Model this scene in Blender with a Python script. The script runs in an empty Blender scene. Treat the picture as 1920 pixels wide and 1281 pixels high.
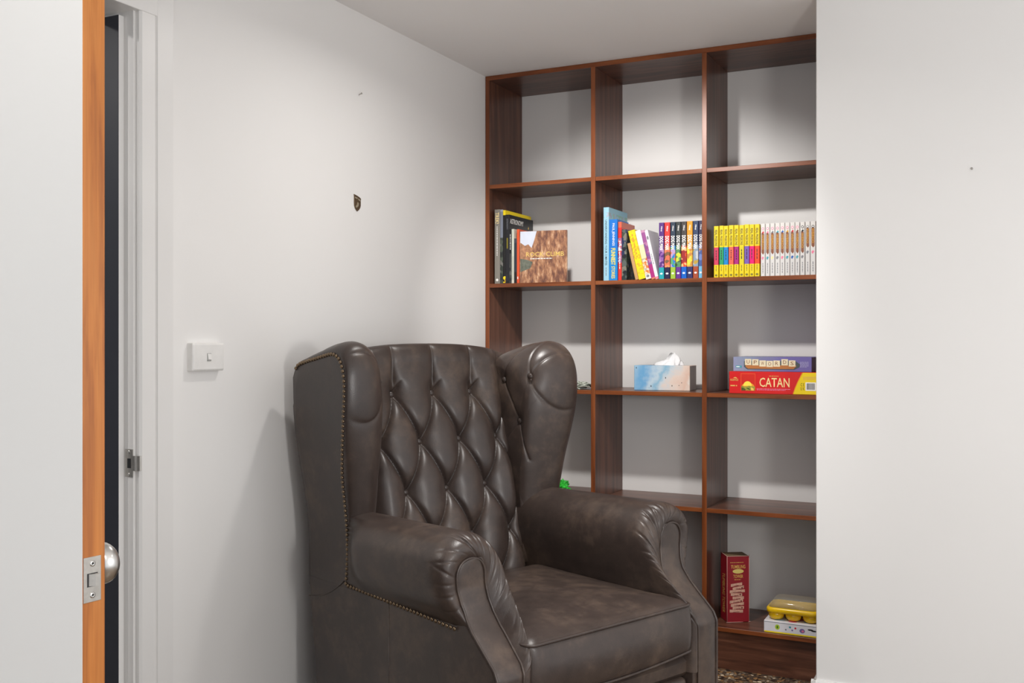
import bpy, bmesh, math, random
from mathutils import Vector, Matrix, noise
random.seed(7)
scn = bpy.context.scene
COL = scn.collection
PI = math.pi

# ------------------------------------------------------------------ basics
def srgb(r, g, b):
    def f(c):
        c /= 255.0
        return c / 12.92 if c <= 0.04045 else ((c + 0.055) / 1.055) ** 2.4
    return (f(r), f(g), f(b), 1.0)

def smooth(a, b, x):
    t = max(0.0, min(1.0, (x - a) / (b - a)))
    return t * t * (3 - 2 * t)

def lerp(a, b, t): return a + (b - a) * t

def interp(tab, x):
    if x <= tab[0][0]: return tab[0][1]
    for (x0, y0), (x1, y1) in zip(tab, tab[1:]):
        if x <= x1: return y0 + (y1 - y0) * (x - x0) / (x1 - x0)
    return tab[-1][1]

def catmull(pts, n, closed=False):
    """points resampled along a Catmull-Rom curve, n per span"""
    P = [Vector(p) for p in pts]; out = []; m = len(P)
    spans = m if closed else m - 1
    for i in range(spans):
        if closed: a, b, c, d = P[i - 1], P[i], P[(i + 1) % m], P[(i + 2) % m]
        else: a, b, c, d = P[max(i - 1, 0)], P[i], P[i + 1], P[min(i + 2, m - 1)]
        for k in range(n):
            t = k / n
            out.append(0.5 * ((2 * b) + (c - a) * t + (2 * a - 5 * b + 4 * c - d) * t * t + (3 * b - a - 3 * c + d) * t ** 3))
    if not closed: out.append(P[-1].copy())
    return out

def resample(pts, n, closed=False):
    P = [Vector(p) for p in pts]
    if closed: P = P + [P[0]]
    L = [0.0]
    for a, b in zip(P, P[1:]): L.append(L[-1] + (b - a).length)
    out = []; j = 0
    cnt = n if closed else n - 1
    for i in range(n):
        s = L[-1] * i / cnt
        while j < len(L) - 2 and L[j + 1] < s: j += 1
        t = (s - L[j]) / max(1e-9, L[j + 1] - L[j])
        out.append(P[j].lerp(P[j + 1], min(1, t)))
    return out

# ------------------------------------------------------------------ materials
class NT:
    def __init__(s, name):
        s.m = bpy.data.materials.new(name); s.m.use_nodes = True
        s.t = s.m.node_tree; s.b = s.t.nodes['Principled BSDF']
    def n(s, typ, **kw):
        nd = s.t.nodes.new(typ)
        for k, v in kw.items(): setattr(nd, k, v)
        return nd
    def l(s, a, b): s.t.links.new(a, b)
    def ramp(s, stops, interp='LINEAR'):
        r = s.n('ShaderNodeValToRGB'); r.color_ramp.interpolation = interp
        e = r.color_ramp.elements
        e[0].position, e[0].color = stops[0][0], stops[0][1]
        e[1].position, e[1].color = stops[1][0], stops[1][1]
        for p, c in stops[2:]:
            x = e.new(p); x.color = c
        return r
    def coords(s, out='Object', scale=(1, 1, 1)):
        tc = s.n('ShaderNodeTexCoord'); mp = s.n('ShaderNodeMapping'); mp.inputs['Scale'].default_value = scale
        s.l(tc.outputs[out], mp.inputs['Vector']); return mp.outputs['Vector']
    def noise(s, vec, scale, detail=3, rough=0.5):
        n = s.n('ShaderNodeTexNoise'); n.inputs['Scale'].default_value = scale
        n.inputs['Detail'].default_value = detail; n.inputs['Roughness'].default_value = rough
        s.l(vec, n.inputs['Vector']); return n
    def bump(s, h, strength, dist=0.002):
        b = s.n('ShaderNodeBump'); b.inputs['Strength'].default_value = strength; b.inputs['Distance'].default_value = dist
        s.l(h, b.inputs['Height']); s.l(b.outputs['Normal'], s.b.inputs['Normal'])
    def set(s, **kw):
        for k, v in kw.items(): s.b.inputs[k.replace('_', ' ')].default_value = v
        return s

def plain(name, col, rough=0.5, metal=0.0, var=0.04, scale=30, spec=0.5):
    k = NT(name); v = k.coords()
    n = k.noise(v, scale)
    c = Vector(col[:3])
    r = k.ramp([(0.3, tuple(c * (1 - var)) + (1,)), (0.7, tuple(min(1, x) for x in c * (1 + var)) + (1,))])
    k.l(n.outputs['Fac'], r.inputs['Fac']); k.l(r.outputs['Color'], k.b.inputs['Base Color'])
    k.set(Roughness=rough, Metallic=metal); k.b.inputs['Specular IOR Level'].default_value = spec
    return k.m

def paint(name, col, rough=0.6):
    k = NT(name); v = k.coords()
    n = k.noise(v, 1.3, 2); c = Vector(col[:3])
    r = k.ramp([(0.35, tuple(c * 0.985) + (1,)), (0.65, tuple(c * 1.01) + (1,))])
    k.l(n.outputs['Fac'], r.inputs['Fac']); k.l(r.outputs['Color'], k.b.inputs['Base Color'])
    n2 = k.noise(v, 160, 3); k.bump(n2.outputs['Fac'], 0.08, 0.001)
    k.set(Roughness=rough); k.b.inputs['Specular IOR Level'].default_value = 0.35
    return k.m

def wood(name, axis, dark, mid, light, rough=0.32, fine=1.0):
    """laminate grain running along one axis of object space"""
    k = NT(name)
    sc = {'x': (0.9, 9, 9), 'y': (9, 0.9, 9), 'z': (9, 9, 0.55)}[axis]
    v = k.coords('Object', tuple(s * fine for s in sc))
    n = k.noise(v, 3.2, 5, 0.62)
    n.inputs['Distortion'].default_value = 0.6
    r = k.ramp([(0.28, dark), (0.48, mid), (0.72, light)])
    k.l(n.outputs['Fac'], r.inputs['Fac'])
    sc2 = {'x': (2, 90, 90), 'y': (90, 2, 90), 'z': (90, 90, 2)}[axis]
    v2 = k.coords('Object', sc2); n2 = k.noise(v2, 3, 2)
    mx = k.n('ShaderNodeMix', data_type='RGBA', blend_type='MULTIPLY'); mx.inputs['Factor'].default_value = 0.35
    r2 = k.ramp([(0.3, (0.6, 0.6, 0.6, 1)), (0.7, (1, 1, 1, 1))]); k.l(n2.outputs['Fac'], r2.inputs['Fac'])
    k.l(r.outputs['Color'], mx.inputs['A']); k.l(r2.outputs['Color'], mx.inputs['B'])
    k.l(mx.outputs['Result'], k.b.inputs['Base Color'])
    k.set(Roughness=rough); k.b.inputs['Specular IOR Level'].default_value = 0.45
    return k.m

def leather_mat():
    k = NT('worn_brown_leather'); v = k.coords()
    n1 = k.noise(v, 5.0, 6, 0.65); n2 = k.noise(v, 28, 5, 0.65)
    add = k.n('ShaderNodeMath', operation='ADD'); m2 = k.n('ShaderNodeMath', operation='MULTIPLY'); m2.inputs[1].default_value = 0.5
    k.l(n2.outputs['Fac'], m2.inputs[0]); k.l(n1.outputs['Fac'], add.inputs[0]); k.l(m2.outputs[0], add.inputs[1])
    r = k.ramp([(0.50, (0.034, 0.0240, 0.0210, 1)), (0.76, (0.052, 0.0365, 0.0305, 1)), (1.0, (0.104, 0.072, 0.054, 1))])
    k.l(add.outputs[0], r.inputs['Fac']); k.l(r.outputs['Color'], k.b.inputs['Base Color'])
    rr = k.ramp([(0.4, (0.31, 0.31, 0.31, 1)), (0.9, (0.40, 0.40, 0.40, 1))]); k.l(add.outputs[0], rr.inputs['Fac'])
    k.l(rr.outputs['Color'], k.b.inputs['Roughness'])
    vo = k.n('ShaderNodeTexVoronoi'); vo.inputs['Scale'].default_value = 420; k.l(v, vo.inputs['Vector'])
    n3 = k.noise(v, 60, 4)
    a2 = k.n('ShaderNodeMath', operation='ADD'); k.l(vo.outputs['Distance'], a2.inputs[0]); k.l(n3.outputs['Fac'], a2.inputs[1])
    k.bump(a2.outputs[0], 0.10, 0.0012)
    k.b.inputs['Specular IOR Level'].default_value = 0.55
    return k.m

def bands(name, stops, art=None, rough=0.35, axis='Z', scale=60):
    """printed card: flat colour bands up one generated axis, with an optional busy printed zone art = (z0, z1, palette)"""
    k = NT(name)
    tc = k.n('ShaderNodeTexCoord'); sp = k.n('ShaderNodeSeparateXYZ'); k.l(tc.outputs['Generated'], sp.inputs[0])
    if len(stops) == 1: stops = [stops[0], (0.999, stops[0][1])]
    r = k.ramp(stops, 'CONSTANT'); k.l(sp.outputs[axis], r.inputs['Fac']); out = r.outputs['Color']
    if art:
        z0, z1, pal = art
        vo = k.n('ShaderNodeTexVoronoi'); vo.inputs['Scale'].default_value = scale
        mp = k.n('ShaderNodeMapping'); mp.inputs['Location'].default_value = (random.random() * 9, random.random() * 9, random.random() * 9)
        k.l(tc.outputs['Object'], mp.inputs['Vector']); k.l(mp.outputs['Vector'], vo.inputs['Vector'])
        s2 = k.n('ShaderNodeSeparateColor'); k.l(vo.outputs['Color'], s2.inputs[0])
        pr = k.ramp([(i / len(pal), c) for i, c in enumerate(pal)], 'CONSTANT'); k.l(s2.outputs[0], pr.inputs['Fac'])
        a = k.n('ShaderNodeMath', operation='GREATER_THAN'); a.inputs[1].default_value = z0; k.l(sp.outputs[axis], a.inputs[0])
        b = k.n('ShaderNodeMath', operation='LESS_THAN'); b.inputs[1].default_value = z1; k.l(sp.outputs[axis], b.inputs[0])
        m = k.n('ShaderNodeMath', operation='MULTIPLY'); k.l(a.outputs[0], m.inputs[0]); k.l(b.outputs[0], m.inputs[1])
        mx = k.n('ShaderNodeMix', data_type='RGBA'); k.l(m.outputs[0], mx.inputs['Factor']); k.l(out, mx.inputs['A']); k.l(pr.outputs['Color'], mx.inputs['B'])
        out = mx.outputs['Result']
    k.l(out, k.b.inputs['Base Color']); k.set(Roughness=rough)
    return k.m

M = {}
M['wall'] = paint('off_white_wall_paint', (0.83, 0.82, 0.805))
M['ceil'] = paint('white_ceiling_paint', (0.88, 0.87, 0.86), 0.8)
M['trim'] = paint('gloss_white_trim_paint', (0.80, 0.79, 0.775), 0.35)
M['doorwhite'] = paint('white_door_paint', (0.72, 0.715, 0.70), 0.45)
M['navy'] = plain('navy_blue_paint', srgb(52, 54, 62), 0.5)
M['pine'] = wood('raw_orange_pine', 'z', srgb(148, 82, 32), srgb(176, 106, 44), srgb(194, 124, 58), 0.55, 1.6)
wd = (srgb(60, 35, 26), srgb(94, 58, 43), srgb(128, 84, 64))
M['wood_z'] = wood('walnut_laminate_upright', 'z', *wd)
M['wood_x'] = wood('walnut_laminate_shelf', 'x', *wd)
M['edge_z'] = wood('walnut_edging_upright', 'z', srgb(96, 48, 22), srgb(128, 68, 34), srgb(152, 88, 48))
M['edge_x'] = wood('walnut_edging_shelf', 'x', srgb(96, 48, 22), srgb(128, 68, 34), srgb(152, 88, 48))
M['leather'] = leather_mat()
M['brass'] = plain('antique_brass', (0.23, 0.165, 0.105, 1), 0.42, 0.9, 0.25, 300)
M['steel'] = plain('satin_steel', (0.62, 0.61, 0.59, 1), 0.28, 1.0, 0.05, 80)
M['steel_dull'] = plain('brushed_nickel_plate', (0.44, 0.42, 0.39, 1), 0.42, 0.9, 0.08, 120)
M['black'] = plain('black_hole_shade', (0.01, 0.01, 0.011, 1), 0.5)  # flat black that stands in for the shade inside holes
M['plastic'] = plain('white_switch_plastic', (0.82, 0.81, 0.79, 1), 0.3)
M['pages'] = plain('cream_book_pages', srgb(226, 218, 200), 0.8, 0, 0.06, 400)
M['foot'] = plain('dark_stained_timber_foot', (0.03, 0.02, 0.015, 1), 0.4)

def floor_mat():
    k = NT('polished_pebble_terrazzo'); v = k.coords()
    vo = k.n('ShaderNodeTexVoronoi'); vo.inputs['Scale'].default_value = 75; k.l(v, vo.inputs['Vector'])
    s = k.n('ShaderNodeSeparateColor'); k.l(vo.outputs['Color'], s.inputs[0])
    r = k.ramp([(0.0, srgb(38, 33, 30)), (0.2, srgb(120, 96, 72)), (0.42, srgb(84, 72, 62)), (0.6, srgb(168, 128, 84)), (0.74, srgb(140, 128, 112)), (0.9, srgb(222, 204, 176))], 'CONSTANT')
    k.l(s.outputs[0], r.inputs['Fac'])
    ed = k.n('ShaderNodeTexVoronoi', feature='DISTANCE_TO_EDGE'); ed.inputs['Scale'].default_value = 75; k.l(v, ed.inputs['Vector'])
    er = k.ramp([(0.02, (0, 0, 0, 1)), (0.12, (1, 1, 1, 1))]); k.l(ed.outputs['Distance'], er.inputs['Fac'])
    mx = k.n('ShaderNodeMix', data_type='RGBA'); k.l(er.outputs['Color'], mx.inputs['Factor'])
    mx.inputs['A'].default_value = srgb(74, 62, 52); k.l(r.outputs['Color'], mx.inputs['B'])
    k.l(mx.outputs['Result'], k.b.inputs['Base Color']); k.set(Roughness=0.3)
    return k.m
M['floor'] = floor_mat()

# ------------------------------------------------------------------ objects
def tag(o, label=None, cat=None, group=None, kind=None):
    if label: o['label'] = label
    if cat: o['category'] = cat
    if group: o['group'] = group
    if kind: o['kind'] = kind
    return o

def link(name, me, parent=None):
    o = bpy.data.objects.new(name, me); COL.objects.link(o)
    if parent: o.parent = parent
    return o

def empty(name, loc, rz=0.0):
    o = bpy.data.objects.new(name, None); COL.objects.link(o)
    o.location = loc; o.rotation_euler = (0, 0, rz); o.empty_display_size = 0.05
    return o

def from_bm(name, bm, mat, parent=None, smooth_=False, fix=True):
    if fix: bmesh.ops.recalc_face_normals(bm, faces=bm.faces[:])
    me = bpy.data.meshes.new(name); bm.to_mesh(me); bm.free()
    mats = mat if isinstance(mat, (list, tuple)) else [mat]
    for m in mats: me.materials.append(m)
    if smooth_: me.polygons.foreach_set('use_smooth', [True] * len(me.polygons))
    return link(name, me, parent)

def box_bm(bm, lo, hi, bev=0.0, seg=2, mi=0):
    x0, y0, z0 = lo; x1, y1, z1 = hi
    vs = [bm.verts.new(p) for p in [(x0, y0, z0), (x1, y0, z0), (x1, y1, z0), (x0, y1, z0), (x0, y0, z1), (x1, y0, z1), (x1, y1, z1), (x0, y1, z1)]]
    fs = [bm.faces.new([vs[i] for i in f]) for f in [(3, 2, 1, 0), (4, 5, 6, 7), (0, 1, 5, 4), (1, 2, 6, 5), (2, 3, 7, 6), (3, 0, 4, 7)]]
    for f in fs: f.material_index = mi
    if bev > 0:
        es = list({e for f in fs for e in f.edges})
        bmesh.ops.bevel(bm, geom=es, offset=bev, segments=seg, affect='EDGES', profile=0.5)
    return fs

def box(name, lo, hi, mat, parent=None, bev=0.0, seg=2):
    bm = bmesh.new(); box_bm(bm, lo, hi, bev, seg); return from_bm(name, bm, mat, parent)

def prism_bm(bm, poly, axis, a, b, bev=0.0, seg=2):
    """poly of 2-D points extruded along axis from a to b"""
    def P(p, t):
        return {'x': (t, p[0], p[1]), 'y': (p[0], t, p[1]), 'z': (p[0], p[1], t)}[axis]
    A = [bm.verts.new(P(p, a)) for p in poly]; B = [bm.verts.new(P(p, b)) for p in poly]; n = len(poly)
    fs = [bm.faces.new(A), bm.faces.new(B[::-1])]
    for i in range(n): fs.append(bm.faces.new([A[i], B[i], B[(i + 1) % n], A[(i + 1) % n]]))
    if bev:
        bmesh.ops.recalc_face_normals(bm, faces=fs)
        es = list({e for f in fs[:2] for e in f.edges})
        bmesh.ops.bevel(bm, geom=es, offset=bev, segments=seg, affect='EDGES', profile=0.5)

def prism(name, poly, axis, a, b, mat, parent=None, bev=0.0, smooth_=False):
    bm = bmesh.new(); prism_bm(bm, poly, axis, a, b, bev); return from_bm(name, bm, mat, parent, smooth_)

def tube_bm(bm, pts, r, sides=8, closed=False):
    P = [Vector(p) for p in pts]; n = len(P); rings = []
    up = Vector((0.13, 0.31, 0.94)).normalized(); prev = None
    for i in range(n):
        a = P[i - 1] if (i > 0 or closed) else P[i]; b = P[(i + 1) % n] if (i < n - 1 or closed) else P[i]
        t = (b - a)
        t = t.normalized() if t.length > 1e-9 else Vector((0, 0, 1))
        if prev is None: nn = t.cross(up).normalized()
        else:
            nn = prev - t * prev.dot(t); nn.normalize()
        prev = nn; bb = t.cross(nn)
        rr = r[i] if isinstance(r, list) else r
        rings.append([bm.verts.new(P[i] + rr * (math.cos(2 * PI * k / sides) * nn + math.sin(2 * PI * k / sides) * bb)) for k in range(sides)])
    m = n if closed else n - 1
    for i in range(m):
        A, B = rings[i], rings[(i + 1) % n]
        for k in range(sides): bm.faces.new([A[k], A[(k + 1) % sides], B[(k + 1) % sides], B[k]])
    if not closed: bm.faces.new(rings[0][::-1]); bm.faces.new(rings[-1])

def tube(name, pts, r, mat, parent=None, sides=8, closed=False):
    bm = bmesh.new(); tube_bm(bm, pts, r, sides, closed); return from_bm(name, bm, mat, parent, True)

def lathe_bm(bm, prof, axis_o, axis_d, sides=32):
    """prof: list of (radius, height along axis)"""
    d = Vector(axis_d).normalized(); u = d.orthogonal().normalized(); w = d.cross(u); o = Vector(axis_o); rings = []
    for r, h in prof:
        rings.append([bm.verts.new(o + d * h + max(r, 1e-5) * (math.cos(2 * PI * k / sides) * u + math.sin(2 * PI * k / sides) * w)) for k in range(sides)])
    for A, B in zip(rings, rings[1:]):
        for k in range(sides): bm.faces.new([A[k], A[(k + 1) % sides], B[(k + 1) % sides], B[k]])
    bm.faces.new(rings[0][::-1]); bm.faces.new(rings[-1])

def lathe(name, prof, o, d, mat, parent=None, sides=32):
    bm = bmesh.new(); lathe_bm(bm, prof, o, d, sides); return from_bm(name, bm, mat, parent, True)

def text(name, s, mat, parent, centre, right, up, w, h, bold=0.0, depth=0.0004, lines=None):
    """lettering as real thin geometry, fitted into w x h about centre"""
    cu = bpy.data.curves.new(name, 'FONT'); cu.body = s; cu.resolution_u = 2; cu.offset = bold; cu.align_x = 'CENTER'
    cu.space_line = 0.9
    tmp = bpy.data.objects.new(name, cu); COL.objects.link(tmp)
    dg = bpy.context.evaluated_depsgraph_get(); dg.update()
    me = bpy.data.meshes.new_from_object(tmp.evaluated_get(dg)); bpy.data.objects.remove(tmp); bpy.data.curves.remove(cu)
    xs = [v.co.x for v in me.vertices]; ys = [v.co.y for v in me.vertices]
    x0, x1, y0, y1 = min(xs), max(xs), min(ys), max(ys)
    R = Vector(right).normalized(); U = Vector(up).normalized(); Nn = R.cross(U); C = Vector(centre)
    for v in me.vertices:
        a = ((v.co.x - x0) / (x1 - x0) - 0.5) * w; b = ((v.co.y - y0) / (y1 - y0) - 0.5) * h
        v.co = C + R * a + U * b + Nn * depth
    me.materials.clear(); me.materials.append(mat); me.name = name
    return link(name, me, parent)

def flat(name, polys, mat, parent, centre, right, up, depth=0.0003):
    """printed shapes lying on a face: polys are lists of 2-D points"""
    bm = bmesh.new(); R = Vector(right).normalized(); U = Vector(up).normalized(); Nn = R.cross(U); C = Vector(centre)
    for p in polys:
        bm.faces.new([bm.verts.new(C + R * a + U * b + Nn * depth) for a, b in p])
    return from_bm(name, bm, mat, parent, fix=False)

def fine_print(name, rows, mat, parent, centre, right, up, w, h, depth=0.0004):
    """print too small to read in the photograph: rows of word-sized dashes"""
    rnd = random.Random(len(bpy.data.objects)); polys = []; rh = h / rows
    for k in range(rows):
        x = -w / 2; yc = h / 2 - (k + 0.5) * rh; end = w / 2 * (1.0 if k < rows - 1 else 0.7)
        while x < end:
            L = min(rnd.uniform(0.8, 2.6) * rh, end - x)
            polys.append([(x, yc - rh * 0.3), (x + L, yc - rh * 0.3), (x + L, yc + rh * 0.3), (x, yc + rh * 0.3)]); x += L + rh * 0.45
    return flat(name, polys, mat, parent, centre, right, up, depth)

def ell(cx, cy, rx, ry, n=20, a0=0.0, a1=2 * PI):
    return [(cx + rx * math.cos(a0 + (a1 - a0) * i / n), cy + ry * math.sin(a0 + (a1 - a0) * i / n)) for i in range(n if a1 - a0 > 6.2 else n + 1)]

# ------------------------------------------------------------------ the room
H = 2.319            # ceiling height
YB = 4.015           # back wall behind the shelves
XL = -1.945          # left wall
tag(box('floor', (-3.2, -0.9, -0.1), (1.9, 4.2, 0.0), M['floor']), kind='structure')
tag(box('ceiling', (-3.2, -0.9, H), (1.9, 4.2, H + 0.12), M['ceil']), kind='structure')
tag(box('wall_back', (-3.2, YB, 0), (-0.547, 4.15, H), M['wall']), kind='structure')
tag(box('wall_right', (-0.547, 3.30, 0), (1.9, 4.15, H), M['wall'], bev=0.003), kind='structure')
# left wall with the doorway cut out of it
bm = bmesh.new()
box_bm(bm, (-2.085, 1.845, 0), (XL, YB, H)); box_bm(bm, (-2.085, -0.9, 0), (XL, 0.98, H)); box_bm(bm, (-2.085, 0.98, 2.06), (XL, 1.845, H))
tag(from_bm('wall_left', bm, M['wall']), kind='structure')
tag(box('wall_corridor', (-3.3, -0.9, 0), (-3.2, 4.2, H), M['navy']), kind='structure')
# door jamb, stop and architrave
bm = bmesh.new()
box_bm(bm, (-2.085, 1.825, 0), (-1.943, 1.845, 2.06)); box_bm(bm, (-2.085, 0.98, 0), (-1.943, 1.0, 2.06)); box_bm(bm, (-2.085, 1.0, 2.04), (-1.943, 1.825, 2.06))
tag(from_bm('trim_1', bm, M['trim']), kind='structure')
bm = bmesh.new()
box_bm(bm, (-2.090, 1.808, 0), (-1.974, 1.8255, 2.03), 0.002)
st = from_bm('trim_2', bm, [M['trim'], M['navy']])
for p in st.data.polygons:
    if p.normal.y < -0.5: p.material_index = 1
tag(st, kind='structure')
prof = [(1.832, XL), (1.832, -1.931), (1.838, -1.926), (1.880, -1.926), (1.8835, -1.930), (1.887, -1.924), (1.938, -1.923), (1.943, -1.928), (1.943, XL)]
bm = bmesh.new(); prism_bm(bm, [(x, y) for y, x in prof], 'z', 0, 2.15)
prism_bm(bm, [(x, 2.825 - y) for y, x in prof], 'z', 0, 2.15)
box_bm(bm, (XL, 0.882, 2.04), (-1.9245, 1.943, 2.15), 0.002)
tag(from_bm('trim_3', bm, M['trim']), kind='structure')
bm = bmesh.new(); prism_bm(bm, [(3.30, 0), (3.286, 0), (3.286, 0.132), (3.289, 0.141), (3.294, 0.147), (3.30, 0.147)], 'x', -0.561, 1.9)
prism_bm(bm, [(-0.547, 0), (-0.561, 0), (-0.561, 0.132), (-0.558, 0.141), (-0.553, 0.147), (-0.547, 0.147)], 'y', 3.2861, 3.66)
tag(from_bm('baseboard_right', bm, M['trim']), kind='structure')
tag(prism('baseboard_left', [(XL, 0), (-1.931, 0), (-1.931, 0.132), (-1.938, 0.147), (XL, 0.147)], 'y', 1.944, 3.69, M['trim']), kind='structure')

# ------------------------------------------------------------------ door leaf, standing open towards the room
dth = math.atan2(-0.077, 0.834)
door = empty('door_1', (-1.930, 1.020, 0.0), dth)      # local x: hinge -> latch edge, y: white face -> far face
tag(door, 'white painted door with raw orange pine edge standing open into the room', 'door', kind='structure')
DW, DT = 0.838, 0.0345
bm = bmesh.new(); box_bm(bm, (0, 0, 0.012), (DW, DT, 2.035), 0.0012)
leaf = from_bm('door_leaf', bm, [M['doorwhite'], M['pine'], M['navy']], door)
for p in leaf.data.polygons:
    if p.normal.x > 0.9: p.material_index = 1
    if p.normal.y > 0.9: p.material_index = 2
ZK = 0.9035
lp = box('latch_plate', (DW - 0.001, 0.0012, ZK - 0.0300), (DW + 0.0012, 0.0275, ZK + 0.0300), M['steel_dull'], door, 0.0004)
bm = bmesh.new(); prism_bm(bm, [(DW + 0.001, 0.0085), (DW + 0.001, 0.0205), (DW + 0.0095, 0.0205), (DW + 0.007, 0.0150)], 'z', ZK - 0.0085, ZK + 0.0075)
from_bm('latch_bolt', bm, M['steel_dull'], lp)
box('bolt_slot', (DW + 0.0008, 0.0062, ZK - 0.0095), (DW + 0.0014, 0.0222, ZK + 0.0085), M['black'], lp)
for sz in (0.021, -0.021):
    s = lathe('screw', [(0.0042, 0), (0.0040, 0.0008), (0.0020, 0.0012), (0.0008, 0.0004)], (DW + 0.0010, 0.0145, ZK + sz), (1, 0, 0), M['steel'], lp, 16)
    lathe('screw_recess', [(0.0014, 0), (0.0013, 0.0004)], (DW + 0.0021, 0.0145, ZK + sz), (1, 0, 0), M['black'], s, 8)
lathe('door_knob', [(0.033, 0), (0.033, 0.003), (0.029, 0.006), (0.014, 0.008), (0.012, 0.016), (0.015, 0.020), (0.024, 0.024), (0.0285, 0.031), (0.0295, 0.040), (0.0285, 0.046), (0.0272, 0.0475), (0.0268, 0.049), (0.0235, 0.053), (0.015, 0.057), (0.006, 0.0585), (0, 0.0587)],
      (DW - 0.062, DT, ZK + 0.003), (0, 1, 0), M['steel'], door, 48)

# strike plate on the jamb
sp = tag(box('strike_plate', (-1.9685, 1.8232, 0.884), (-1.9425, 1.8252, 0.953), M['steel_dull'], None, 0.0004), 'metal strike plate with curled lip screwed to the white door jamb', 'strike plate')
bm = bmesh.new(); tp = [(-1.9430, 1.8242), (-1.9360, 1.8243), (-1.9300, 1.8256), (-1.9250, 1.8290), (-1.9225, 1.8320)]
th = [(-1.9430, 1.8222), (-1.9355, 1.8223), (-1.9290, 1.8237), (-1.9237, 1.8274), (-1.9208, 1.8310)]
prism_bm(bm, tp + th[::-1], 'z', 0.900, 0.937); from_bm('lip', bm, M['steel_dull'], sp)
box('keeper_hole', (-1.9610, 1.8228, 0.906), (-1.9490, 1.8234, 0.930), M['black'], sp)
for z in (0.890, 0.946): lathe('screw', [(0.0038, 0), (0.0036, 0.0008), (0.001, 0.001)], (-1.9555, 1.8232, z), (0, -1, 0), M['steel'], sp, 14)

# light switch
sw = empty('light_switch', (XL, 2.0695, 1.1785)); tag(sw, 'white single rocker light switch on the left wall', 'light switch')
bm = bmesh.new()
def rring(x, hy, hz, r, n=5):
    out = []
    for cy, cz, a0 in ((hy - r, hz - r, 0), (-hy + r, hz - r, PI / 2), (-hy + r, -hz + r, PI), (hy - r, -hz + r, 1.5 * PI)):
        for i in range(n + 1):
            a = a0 + PI / 2 * i / n; out.append((x, cy + r * math.cos(a), cz + r * math.sin(a)))
    return out
rr = [[bm.verts.new(p) for p in rring(*q)] for q in ((0, 0.0600, 0.0378, 0.004), (0.015, 0.0598, 0.0376, 0.004), (0.0175, 0.0592, 0.0370, 0.004), (0.0195, 0.0570, 0.0345, 0.004), (0.0205, 0.0540, 0.032, 0.004))]
for A, B in zip(rr, rr[1:]):
    for i in range(len(A)): bm.faces.new([A[i], A[(i + 1) % len(A)], B[(i + 1) % len(A)], B[i]])
bm.faces.new(rr[-1]); bm.faces.new(rr[0][::-1])
from_bm('cover_plate', bm, M['plastic'], sw)
prism('rocker', [(0.0200, -0.0085), (0.0255, -0.0065), (0.0225, 0.0080), (0.0200, 0.0085)], 'y', -0.0062, 0.0062, M['plastic'], sw, 0.0008)
bm = bmesh.new()
for a, b, c, d in ((-0.0078, -0.0110, -0.0066, 0.0098), (0.0066, -0.0110, 0.0078, 0.0098), (-0.0078, 0.0088, 0.0078, 0.0098), (-0.0078, -0.0110, 0.0078, -0.0090)):
    box_bm(bm, (0.0202, a, b), (0.0208, c, d))
from_bm('rocker_surround', bm, plain('switch_gap_grey', (0.30, 0.30, 0.29, 1), 0.6), sw)

# brass shield on the wall and two nails
sh = empty('wall_badge', (XL, 2.784, 1.680)); tag(sh, 'small dark brass shield badge fixed alone to the left wall', 'badge')
o2 = [(-0.0200, 0.0285), (-0.004, 0.0255), (0.0110, 0.0215), (0.0190, 0.0170), (0.0175, 0.010), (0.0175, -0.006), (0.0150, -0.0130), (0.0080, -0.021), (-0.0020, -0.0265), (-0.012, -0.019), (-0.0180, -0.009), (-0.0190, 0.003), (-0.0185, 0.020)]
prism('shield', o2, 'x', 0, 0.0035, M['brass'], sh, 0.0008)
bt = plain('worn_brass_relief', (0.62, 0.56, 0.42, 1), 0.35, 0.7, 0.2, 300)
prism('raised_bar', [(-0.0160, 0.0200), (-0.004, 0.0180), (-0.004, 0.0130), (-0.0160, 0.0150)], 'x', 0.003, 0.0050, bt, sh)
prism('raised_bar', [(0.0010, 0.0165), (0.0120, 0.0125), (0.0120, 0.0075), (0.0010, 0.0110)], 'x', 0.003, 0.0050, bt, sh)
prism('raised_wing', [(-0.002, 0.004), (0.004, -0.002), (0.001, -0.010), (-0.009, -0.016), (-0.013, -0.011), (-0.006, -0.006)], 'x', 0.003, 0.0050, bt, sh)
nl = lathe('nail', [(0.0012, -0.010), (0.0012, 0.012), (0.0032, 0.012), (0.0030, 0.0135)], (XL, 2.795, 2.044), (1, -0.15, 0.25), M['steel_dull'], None, 10)
tag(nl, 'tiny dark nail high on the left wall above the brass badge', 'nail')
nl = lathe('nail', [(0.0012, -0.010), (0.0012, 0.006), (0.0035, 0.006), (0.0032, 0.0075)], (-0.097, 3.30, 1.734), (0.1, -1, 0.1), M['steel_dull'], None, 10)
tag(nl, 'tiny grey nail in the blank right wall', 'nail')

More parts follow.
